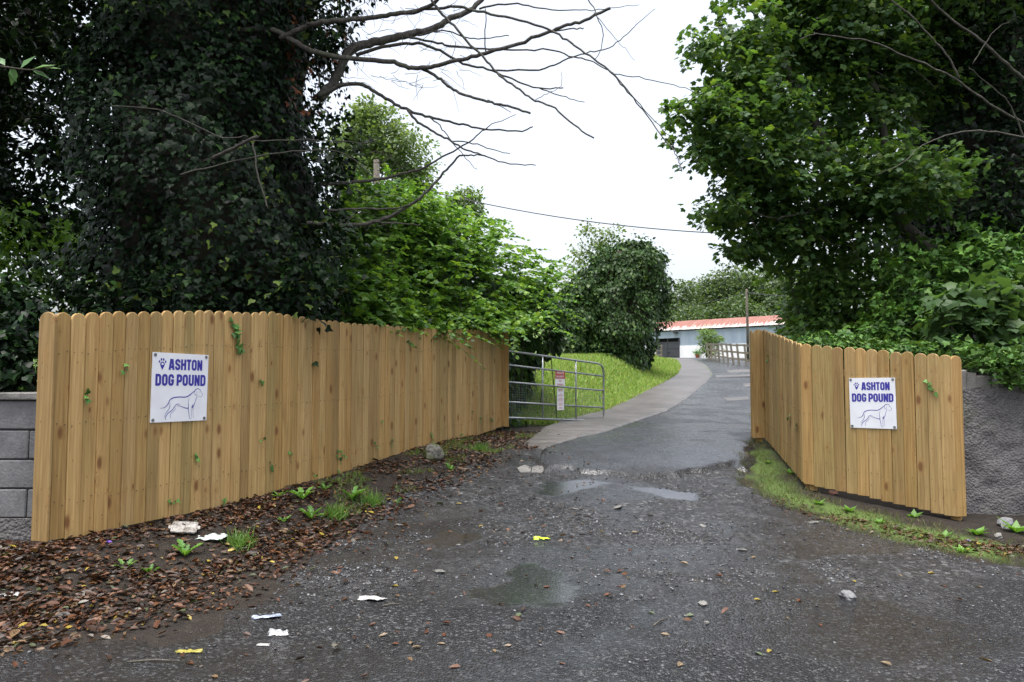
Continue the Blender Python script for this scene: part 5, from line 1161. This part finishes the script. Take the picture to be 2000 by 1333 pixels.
leaf_cloud('leaves', p, t, n, s, pal(len(p), [(2, (0.04, 0.095, 0.022)), (2, (0.07, 0.145, 0.03)), (1, (0.11, 0.19, 0.05))]), T_IVY, MATS['ivy_leaf'], iw2, singles=80)

# ------------------------------------------------------------------ ground cover, litter and other small things
def surf(x, d):
    x = np.asarray(x, dtype=float); d = np.asarray(d, dtype=float)
    z = H(x, d); z1 = np.maximum(z, z + road_off(x, d) + 0.004)
    return np.where(d > 9.6, np.maximum(z1, z + drive_off(x, d) + 0.012), z1)
def GS(px, py):
    g = G(px, py); return Vector((g.x, g.y, float(surf(np.array([g.x]), np.array([g.y]))[0])))
UP = np.array((0, 0, 1.0))
# dead leaves drifted against the block wall and along the long fence
n = 190000
x = rng.uniform(-7.5, 1.2, n); d = rng.uniform(3.6, 13.8, n)
d1, _ = segdist(x, d, (-40, 6.25), FA); d2, t2 = segdist(x, d, FA, FB); dist = np.minimum(d1, d2)
front = ~((x < FB[0]) & (d > wallline(x) - 0.02)); tt_ = np.where(d2 < d1, t2, 0)
cl = fbm(x * 1.8, d * 1.8, 77)
dens = np.interp(tt_, [0, .12, .3, .6, 1], [1.0, .62, .24, .20, .12]) * (1 - sstep(1.0, 2.15, dist + (cl - .5) * 1.2)) * (0.25 + 1.1 * sstep(.3, .6, cl))
dens = np.where(dist > 1.5, dens * np.interp(tt_, [0, .1, .4], [1, .5, .1]), dens) + 0.004
dens = np.where((tt_ > 0.03) & (tt_ < 0.5) & (dist > 0.55) & (dist < 1.0), dens * 0.45, dens)
ok = front & (rng.random(n) < dens * 1.45); x, d = x[ok], d[ok]; n = len(x)
pos = np.stack([x, d, surf(x, d) + rng.random(n) * 0.022], -1)
DL = [(5, (0.062, 0.024, 0.011)), (5, (0.036, 0.017, 0.010)), (3, (0.105, 0.043, 0.017)), (1.6, (0.115, 0.072, 0.036)), (3, (0.024, 0.017, 0.013)), (0.3, (0.27, 0.20, 0.03)), (0.4, (0.055, 0.07, 0.03)), (0.25, (0.13, 0.12, 0.10))]
th = rng.uniform(0, 6.283, n)
t = np.stack([np.cos(th), np.sin(th), rng.normal(size=n) * 0.22], -1); nn = UP + rng.normal(size=(n, 3)) * 0.38
ll = leaf_cloud('leaf_litter', pos, t, nn, rng.uniform(0.025, 0.075, n) * np.where(rng.random(n) < .08, 1.6, 1), pal(n, DL), T_CURL, MATS['dead_leaf'], None)
# leaves caught along the right verge
n = 900; q = np.array([tuple(G(*a))[:2] for a in [(1500, 972), (1600, 1008), (1720, 1030), (1860, 1065), (2000, 1078), (2080, 1085)]])
f = rng.random(n) ** 0.6 * (len(q) - 1); i0 = np.minimum(f.astype(int), len(q) - 2); x = q[i0, 0] + (q[i0 + 1, 0] - q[i0, 0]) * (f - i0) + rng.normal(size=n) * .14; d = q[i0, 1] + (q[i0 + 1, 1] - q[i0, 1]) * (f - i0) + rng.normal(size=n) * .13 + .04
pos = np.stack([x, d, surf(x, d) + rng.random(n) * 0.012], -1); th = rng.uniform(0, 6.283, n); t = np.stack([np.cos(th), np.sin(th), rng.normal(size=n) * .2], -1)
leaf_cloud('leaf_litter', pos, t, UP + rng.normal(size=(n, 3)) * .35, rng.uniform(.03, .075, n), pal(n, DL), T_CURL, MATS['dead_leaf'], None)
# loose chippings on the worn apron
oct_ = np.array([(1, 0, 0), (-1, 0, 0), (0, 1, 0), (0, -1, 0), (0, 0, .6), (0, 0, -.6)], dtype=float); octf = np.array([(0, 2, 4), (2, 1, 4), (1, 3, 4), (3, 0, 4), (2, 0, 5), (1, 2, 5), (3, 1, 5), (0, 3, 5)])
T_ROCK = (oct_ + rng.normal(size=oct_.shape) * .12, octf)
n = 90000; x = rng.uniform(-3.2, 5.2, n); d = rng.uniform(4.2, 10.4, n); g = a_road(x, d); cl = fbm(x * 1.4, d * 1.4, 91)
ok = (poly_sd(x, d, road_poly) > -0.1) & (rng.random(n) < (0.05 + g['gravel'] * sstep(.4, .62, cl)) * (1 - g['wet'])); x, d = x[ok], d[ok]; n = len(x)
sz = 0.004 + 0.014 * rng.random(n) ** 3.5; pos = np.stack([x, d, surf(x, d) + sz * .25], -1)
leaf_cloud('gravel', pos, rng.normal(size=(n, 3)) * (1, 1, .25), UP + rng.normal(size=(n, 3)) * .3, sz, pal(n, [(4, (0.045, 0.046, 0.05)), (3, (0.10, 0.102, 0.108)), (1.4, (0.165, 0.17, 0.178)), (1, (0.08, 0.066, 0.052))]), T_ROCK, MATS['stone_bits'], None)
# grass: the bank by the drive, the verge of the short fence, tufts under the long fence
T_BLADE = (np.array([(-.06, 0, 0), (.06, 0, 0), (-.045, .55, .05), (.045, .55, .05), (0, 1, .28)], dtype=float), np.array([(0, 1, 3), (0, 3, 2), (2, 3, 4)]))
def grass(name, x, d, L, palette, wide=1.0, lean=.45, kind='stuff', parent=None):
    n = len(x); pos = np.stack([x, d, surf(x, d) - 0.006], -1); t = UP + rng.normal(size=(n, 3)) * (lean, lean, .1); nn = rng.normal(size=(n, 3)) * (1, 1, .1)
    T = (T_BLADE[0] * np.array((wide, 1, 1)), T_BLADE[1])
    return leaf_cloud(name, pos, t, nn, L * (.5 + .8 * rng.random(n)), pal(n, palette), T, MATS['grass_blade'], parent, kind=kind)
BG = [(3, (0.19, 0.30, 0.065)), (2, (0.25, 0.36, 0.09)), (1.2, (0.32, 0.33, 0.14)), (1, (0.12, 0.21, 0.045))]
n = 82000; d = 15.2 * (58 / 15.2) ** (rng.random(n) ** 1.15); x = XL(d) + 0.12 - rng.random(n) * np.interp(d, [15, 20, 60], [3.2, 4.5, 6])
ok = (x > -0.3) & (fbm(x * 1.2, d * 1.2, 5) > 0.20); grass('bank_grass', x[ok], d[ok], 0.07 + 0.003 * d[ok], BG, np.interp(d[ok].mean(), [15, 40], [1.2, 1.6]), .4)
n = 14000; d = rng.uniform(17, 62, n); x = XR(d) + rng.random(n) * 6; grass('paddock_grass', x, d, 0.16, BG, 1.6)
n = 26000; x = rng.uniform(3.0, 8.5, n); d = rng.uniform(6.4, 13.2, n); sdv = poly_sd(x, d, verge_poly); cl = fbm(x * 2.6, d * 2.6, 15)
ok = (sdv > -0.05) & (cl > .40 - .12 * sstep(0, .5, sdv)) & (rng.random(n) < np.where(x > 4.9, .55, 1))
grass('verge_grass', x[ok], d[ok], 0.075, [(3, (0.075, 0.108, 0.026)), (2, (0.12, 0.135, 0.045)), (2.4, (0.165, 0.14, 0.075)), (1, (0.045, 0.075, 0.018))], .7, .6)
n = 16000; f = rng.random(n); A2 = FA + (FB - FA) * f[:, None]; off = 0.12 + rng.random(n) * 1.0; x = A2[:, 0] + Ln[0] * off; d = A2[:, 1] + Ln[1] * off; cl = fbm(x * 2.2, d * 2.2, 25)
ok = (cl > .60) & (f > .3) & (f < 1.0); grass('fence_foot_grass', x[ok], d[ok], 0.07, [(3, (0.09, 0.17, 0.03)), (1, (0.17, 0.22, 0.05)), (1, (0.20, 0.18, 0.08))], .7, .6)
# weeds
T_TOOTH = fan([(0, 0, 0), (.05, .1, .0), (.14, .3, .03), (.08, .38, .02), (.19, .58, .04), (.10, .66, .03), (.16, .82, .0), (0, 1, -.1), (-.16, .82, 0), (-.10, .66, .03), (-.19, .58, .04), (-.08, .38, .02), (-.14, .3, .03), (-.05, .1, 0)], (0, .5, -.01))
def rosette(name, px, py, L, k, label, T, up=.7, palette=((1, (0.085, 0.20, 0.035)), (1, (0.12, 0.25, 0.045))), cat='weed', group=None):
    g = GS(px, py); root = tag(empty(name, g), label, cat, group)
    for i in range(k):
        an = 6.283 * i / k + rng.normal() * .3; u = up + rng.normal() * .25
        tt = np.array([(math.cos(an), math.sin(an), u)]); nn = np.array([(-math.cos(an) * u, -math.sin(an) * u, 1.0)]) + rng.normal(size=(1, 3)) * .15
        leaf_cloud('leaf', np.array([g]) - UP * .004, tt, nn, np.array([L * rng.uniform(.65, 1.15)]), pal(1, list(palette)), T, MATS['soft_leaf'], root, kind=None)
for px, py, L, k, lab in [(362, 1086, .21, 9, 'dandelion plant below the dirty plastic lid and tissue'), (292, 1122, .15, 7, 'small dandelion plant in the deep leaf litter'), (245, 1112, .13, 5, 'thin dandelion seedling in the leaf litter by the block wall'),
                          (606, 1012, .22, 11, 'large spreading dandelion plant below the middle of the long fence'), (592, 975, .24, 8, 'upright dandelion plant close against the long fence boards'), (555, 1020, .12, 6, 'small weed among dead leaves below the long fence'), (690, 978, .24, 16, 'bushy fern like weed at the foot of the long fence'),
                          (545, 972, .15, 6, 'leafy weed poking from under the long fence boards'), (880, 920, .17, 6, 'upright weed beside the mossy boulder'), (775, 985, .12, 6, 'low weed at the gravel edge between fern like weed and boulder'), (635, 958, .15, 6, 'dandelion plant under the fence boards beside the fern like weed')]:
    rosette('dandelion_plant', px, py, L * .78, k, lab, T_TOOTH, .9)
for px, py, L in [(1545, 925, .12), (1600, 985, .11), (1660, 1000, .12), (1785, 1010, .13), (1845, 1050, .12), (1908, 1045, .16), (1880, 1078, .12), (1500, 905, .1), (1985, 1040, .22), (1718, 1022, .1)]:
    rosette('broadleaf_weed', px, py, L, 8, 'small broad leaved weed in the grass verge of the short fence', T_OVAL, .6, group='weeds in the grass verge of the short fence')
for px, py, lab in [(655, 1012, 'round tuft of fine grass below the fern like weed'), (470, 1068, 'wispy grass tuft in dark soil beside the crumpled tissue'), (940, 880, 'low grass patch between boulder and field gate'), (728, 985, 'straggling grass tuft beside the fern like weed')]:
    g = GS(px, py); n = 170; r = tag(empty('grass_tuft', g), lab, 'grass'); x = g.x + rng.normal(size=n) * .06; d = g.y + rng.normal(size=n) * .06
    grass('blades', x, d, .15, [(2, (0.08, 0.18, 0.03)), (1, (0.14, 0.23, 0.05))], .45, .55, 'stuff', r)
# ivy sprigs growing between fence boards
def sprig(px, py, k, ln, A, B, nrm, label, group, size=.06):
    p0, _ = onplane(px, py, A, B); p0 = p0 + Vector((nrm[0], nrm[1], 0)) * .018; root = tag(empty('ivy_sprig', p0), label, 'ivy', group)
    e = Vector((B[0] - A[0], B[1] - A[1], 0)).normalized(); an = rng.uniform(-2.4, -.7); pts = [Vector((0, 0, 0))]
    for j in range(5): an += rng.normal() * .4; pts.append(pts[-1] + (e * math.cos(an) + Vector((0, 0, math.sin(an)))) * ln / 5 + Vector((nrm[0], nrm[1], 0)) * .003)
    m = MB(); m.tube(pts, .0022, 4); m.build('stem', MATS['bark_dark'], root)
    for j in range(k):
        f = j / max(1, k - 1) * 4.99; q = pts[int(f)].lerp(pts[int(f) + 1], f % 1) + p0; a2 = rng.uniform(0, 6.28)
        tt = np.array([tuple(e * math.cos(a2) + Vector((nrm[0] * .4, nrm[1] * .4, math.sin(a2) - .3)))]); nn = np.array([(nrm[0], nrm[1], .5)]) + rng.normal(size=(1, 3)) * .3
        leaf_cloud('leaf', np.array([q]), tt, nn, np.array([size * rng.uniform(.6, 1.15)]), pal(1, [(1, (0.05, 0.13, 0.03)), (1, (0.09, 0.20, 0.045))]), T_IVY, MATS['ivy_leaf'], root, kind=None)
sprig(452, 625, 16, .38, FA, FB, Ln, 'long ivy trail hanging over the top of the long fence', None, .085)
for px, py, k, ln in [(172, 765, 4, .08), (246, 712, 3, .09), (380, 885, 3, .06), (326, 980, 4, .1), (436, 974, 2, .05), (507, 745, 4, .06), (526, 905, 4, .1), (508, 860, 2, .04), (660, 880, 5, .16), (655, 892, 4, .12), (727, 860, 4, .14), (610, 925, 3, .06), (565, 883, 2, .05), (745, 822, 1, .02), (840, 848, 4, .14), (900, 850, 2, .05), (938, 815, 4, .12), (920, 806, 2, .05), (955, 818, 4, .14), (660, 918, 3, .06), (765, 858, 3, .1)]:
    sprig(px, py, k, ln, FA, FB, Ln, 'small ivy sprig pushing out between boards of the long fence', 'ivy sprigs on the long fence', .052)
for px, py, k in [(1812, 745, 4), (1820, 762, 3)]: sprig(px, py, k, .1, RC, RE, Rn, 'tiny ivy sprig on the face of the short angled fence', 'ivy sprigs on the short fence', .05)
for s_, f_ in ((0.2, .78), (0.75, .42), (0.9, .4)):
    p_ = RP + (RC - RP) * s_; zz = (pb + (cb - pb) * s_) * (1 - f_) + (pt + (ct - pt) * s_) * f_; a, b, _ = project(np.array([(p_[0], p_[1], zz)])); e_ = (RC - RP) / np.linalg.norm(RC - RP)
    sprig(float(a[0]), float(b[0]), 4, .1, RP, RC, np.array((e_[1], -e_[0])), 'tiny ivy sprig on the receding side of the short fence', 'ivy sprigs on the short fence side', .07)
# fallen leaves lying singly on the tarmac
FLV = [('yellow', (0.25, 0.19, 0.035)), ('rust brown', (0.10, 0.038, 0.018)), ('pale tan', (0.17, 0.125, 0.075)), ('dull green', (0.085, 0.11, 0.055))]
spots = [(765, 1264, 1), (868, 1250, 1), (955, 1245, 1), (823, 1270, 2), (805, 1261, 2), (900, 1310, 1), (1050, 1340, 1), (967, 1282, 2), (1000, 1267, 2), (765, 1150, 0), (775, 1098, 0), (890, 990, 0), (935, 1035, 0), (1010, 1212, 3), (1265, 1200, 3), (1355, 1207, 3), (1410, 1206, 1), (1290, 1245, 2), (1485, 1177, 0), (1508, 1162, 0), (1672, 1142, 0), (1755, 1127, 2), (1880, 1178, 1), (1850, 1152, 1), (1812, 1125, 0), (1940, 1300, 2), (1500, 1282, 0), (1332, 1303, 2), (1345, 1107, 2), (1468, 1095, 2), (1620, 1150, 1), (1700, 1043, 2), (1650, 1040, 2), (1565, 1178, 1), (1100, 1060, 2), (1115, 1052, 1), (1060, 1150, 1), (1085, 1240, 1), (1215, 1152, 1), (1180, 1170, 1), (870, 1265, 2), (740, 1250, 2), (1720, 1300, 2), (1600, 1225, 1), (1475, 1280, 3), (1990, 1130, 1), (1905, 1150, 2), (1540, 1215, 2), (1395, 1130, 1), (1245, 1045, 2)]
single_me = []
for nm, c_ in FLV:
    me = bpy.data.meshes.new('fallen_leaf'); me.from_pydata(T_CURL[0].tolist(), [], T_CURL[1].tolist()); me.materials.append(MATS['dead_leaf'])
    at = me.attributes.new('Col', 'FLOAT_COLOR', 'POINT'); at.data.foreach_set('color', np.tile(np.array(c_ + (1,)), len(T_CURL[0])).astype(np.float32)); single_me.append(me)
for px, py, k in spots:
    g = GS(px, py); o = bpy.data.objects.new('fallen_leaf', single_me[k]); C.objects.link(o); o.location = g + Vector((0, 0, .002)); s_ = rng.uniform(.05, .085); o.scale = (s_, s_, s_ * rng.uniform(.6, 1.3)); o.rotation_euler = (rng.normal() * .15, rng.normal() * .15, rng.uniform(0, 6.28))
    tag(o, FLV[k][0] + ' fallen leaf lying singly on the wet tarmac', 'leaf', 'fallen leaves lying singly on the tarmac')
# stones
def rock(name, px, py, r, mat, label, sq=(1, .8, .6), cat='stone', n=2, group=None):
    import bmesh
    g = GS(px, py); bm = bmesh.new(); bmesh.ops.create_icosphere(bm, subdivisions=n + 1, radius=1); sd = rng.uniform(0, 50)
    for v in bm.verts:
        q = np.array([tuple(v.co)]); k = 1 + 1.3 * (n3(q, 1.3, sd)[0] - .5) + .5 * (n3(q, 3.1, sd + 3)[0] - .5); v.co = Vector((v.co.x * sq[0], v.co.y * sq[1], v.co.z * sq[2])) * k * r
    me = bpy.data.meshes.new(name); bm.to_mesh(me); bm.free(); me.materials.append(MATS[mat])
    o = link_mesh(name, me, None, g + Vector((0, 0, r * sq[2] * .55))); o.rotation_euler = (rng.normal() * .2, rng.normal() * .2, rng.uniform(0, 6)); return tag(o, label, cat, group)
def mossy():
    q = N('mossy_stone'); f = q.noise(q.wco(), 5, 5); g = q.noise(q.wco(), 30, 4); return q.fin(q.mix(q.mr(f, .42, .6, 0, 1), q.ramp(g, [(.3, (.06, .06, .055)), (.7, (.2, .19, .17))]), (.07, .085, .025)), .9, q.bump(g, .8, .01), .2)
mossy()
b_ = rock('boulder', 848, 898, .15, 'mossy_stone', 'mossy boulder wedged under the long fence boards', (.9, .8, .85), 'boulder', 3); b_.rotation_euler = (0, 0, .4)
rock('stone', 1657, 1172, .062, 'stone_pale', 'smooth pale grey stone alone on the dark tarmac', (1.2, .8, .55))
rock('stone', 1965, 1030, .10, 'stone_pale', 'grey rock in the verge below the roughcast wall', (1.2, .8, .6))
rock('stone', 1950, 1052, .05, 'stone_grey', 'small grey stone below the rock at the roughcast wall')
rock('brick_fragment', 1627, 966, .06, 'brick_red', 'pinkish brick fragment under the short angled fence', (1.3, .6, .5), 'brick')
for px, py, r in [(960, 958, .045), (1208, 996, .07), (1588, 1024, .05), (1450, 1080, .05), (1373, 1184, .05), (1380, 1222, .03), (1373, 1034, .04), (1270, 1010, .04), (895, 1070, .03), (1125, 1000, .04), (780, 1030, .05), (860, 1122, .06)]:
    rock('flat_stone', px, py, r * .8, 'stone_grey', 'flat slate like stone lying in the gravel of the drive entrance', (1.3, .9, .25), 'stone', 1, 'flat stones in the gravel')
# litter
def crumple(name, px, py, w, h, mat, label, amp=.025, seed=1, n=12, lift=.0, cat='litter', rot=0.0):
    g = GS(px, py); u = np.linspace(-.5, .5, n); A_, B_ = np.meshgrid(u, u); rim = 1 + .7 * (fbm(A_ * 3 + seed, B_ * 3 + seed, seed) - .5)
    X = A_ * w * rim * (1 + .3 * (vn(B_ * 5 + seed, A_ * 3, seed) - .5)); Y = B_ * h * rim; Z = np.abs(fbm(A_ * 2.6 + seed, B_ * 2.6, seed, 2) - .5) * amp * 2.6 + .004 + lift
    V = np.stack([X * math.cos(rot) - Y * math.sin(rot), X * math.sin(rot) + Y * math.cos(rot), Z], -1).reshape(-1, 3); idx = np.arange(n * n).reshape(n, n)
    Q = np.stack([idx[:-1, :-1], idx[:-1, 1:], idx[1:, 1:], idx[1:, :-1]], -1).reshape(-1, 4)
    V2 = np.concatenate([V, V - np.array((0, 0, .0025))]); e = [idx[0, :], idx[:, -1], idx[-1, ::-1], idx[::-1, 0]]; side = []
    for ring in e:
        for a, b in zip(ring[:-1], ring[1:]): side.append((a, a + n * n, b + n * n, b))
    Q2 = np.concatenate([Q, Q[:, ::-1] + n * n, np.array(side)])
    o = np_mesh(name, V2, Q2, MATS[mat], None, True, loc=g); return tag(o, label, cat)
g = GS(360, 1040); lid = tag(empty('plastic_lid', g), 'dirty white square plastic food lid against the long fence', 'lid')
def rr(w, r, k=5):
    o = []
    for cx, cy, a in ((w - r, w - r, 0), (-w + r, w - r, 90), (-w + r, -w + r, 180), (w - r, -w + r, 270)):
        o += [(cx + r * math.cos(R(a + 90 * i / k)), cy + r * math.sin(R(a + 90 * i / k))) for i in range(k + 1)]
    return o
rings = [(rr(.112, .03), 0.0), (rr(.112, .03), .012), (rr(.102, .025), .014), (rr(.096, .022), .007)]; k_ = len(rings[0][0]); v = [(x, y, z) for rg, z in rings for x, y in rg]
f = [(i * k_ + j, i * k_ + (j + 1) % k_, (i + 1) * k_ + (j + 1) % k_, (i + 1) * k_ + j) for i in range(3) for j in range(k_)] + [tuple(3 * k_ + j for j in range(k_))]
q = N('dirty_plastic'); f1 = q.noise(q.co('Object'), 60, 5, .7); f2 = q.noise(q.co('Object'), 9, 3); q.fin(q.mix(q.mr(q.math('ADD', f1, q.math('MULTIPLY', f2, .5)), .68, .86, 0, .85), (.38, .37, .35), (.07, .055, .04)), .45)
mk('tray', v, f, MATS['dirty_plastic'], lid); lid.rotation_euler = (R(14), R(6), R(20)); lid.location.z += .04
for sx_ in (-1, 1):
    m = MB(); m.box((sx_ * .122, 0.0, .004), (.03, .07, .006)); m.build('tab', MATS['dirty_plastic'], lid)
crumple('crumpled_tissue', 410, 1052, .27, .20, 'tissue', 'crumpled pale green and white tissue in the dead leaves', .05, 3, 16)
crumple('sweet_wrapper', 208, 1060, .10, .035, 'foil_purple', 'shiny purple sweet wrapper below the first boards of the long fence', .012, 5)
crumple('paper_scrap', 22, 1166, .12, .07, 'plastic_white', 'white scrap of paper on the leaf litter by the block wall', .03, 6)
crumple('drink_pouch', 520, 1212, .19, .06, 'foil_blue', 'flattened silver and blue wrapper on the edge of the leaf litter', .015, 7, rot=.35)
crumple('clear_wrapper', 545, 1245, .13, .07, 'plastic_clear', 'crinkled clear plastic wrapper on the tarmac beside the leaf litter', .03, 8)
crumple('card_scrap', 514, 1266, .075, .03, 'plastic_white', 'small flat white card scrap on the tarmac', .004, 9)
crumple('crisp_packet', 368, 1280, .14, .045, 'foil_yellow', 'flattened yellow crisp packet at the edge of the tarmac', .012, 10)
crumple('paper_napkin', 727, 1176, .19, .10, 'plastic_white', 'torn white paper napkin on the muddy tarmac', .025, 11, 14, rot=-.3)
crumple('lime_wrapper', 1057, 1058, .15, .065, 'plastic_lime', 'bright lime green plastic wrapper in the middle of the gravel', .03, 12)
crumple('bottle_top_scrap', 1890, 1058, .035, .03, 'foil_purple', 'tiny purple plastic scrap in the verge leaves', .02, 13)
for px, py, L, an, lab in [(300, 1300, .30, .05, 'thin brown twig lying on the tarmac beside the crisp packet'), (765, 1188, .14, .3, 'pale wood splinter beside the torn white napkin'), (1290, 1222, .22, .9, 'dark twig with leaf scraps on the tarmac'), (30, 1078, .35, .2, 'dead stick lying on leaves below the block wall')]:
    g = GS(px, py); m = MB(); m.tube([(-L / 2 * math.cos(an), -L / 2 * math.sin(an), .006), (0, 0.01, .012), (L / 2 * math.cos(an), L / 2 * math.sin(an), .006)], [.005, .006, .003], 6); tag(m.build('twig', MATS['pole_wood'], None, True, g), lab, 'twig')
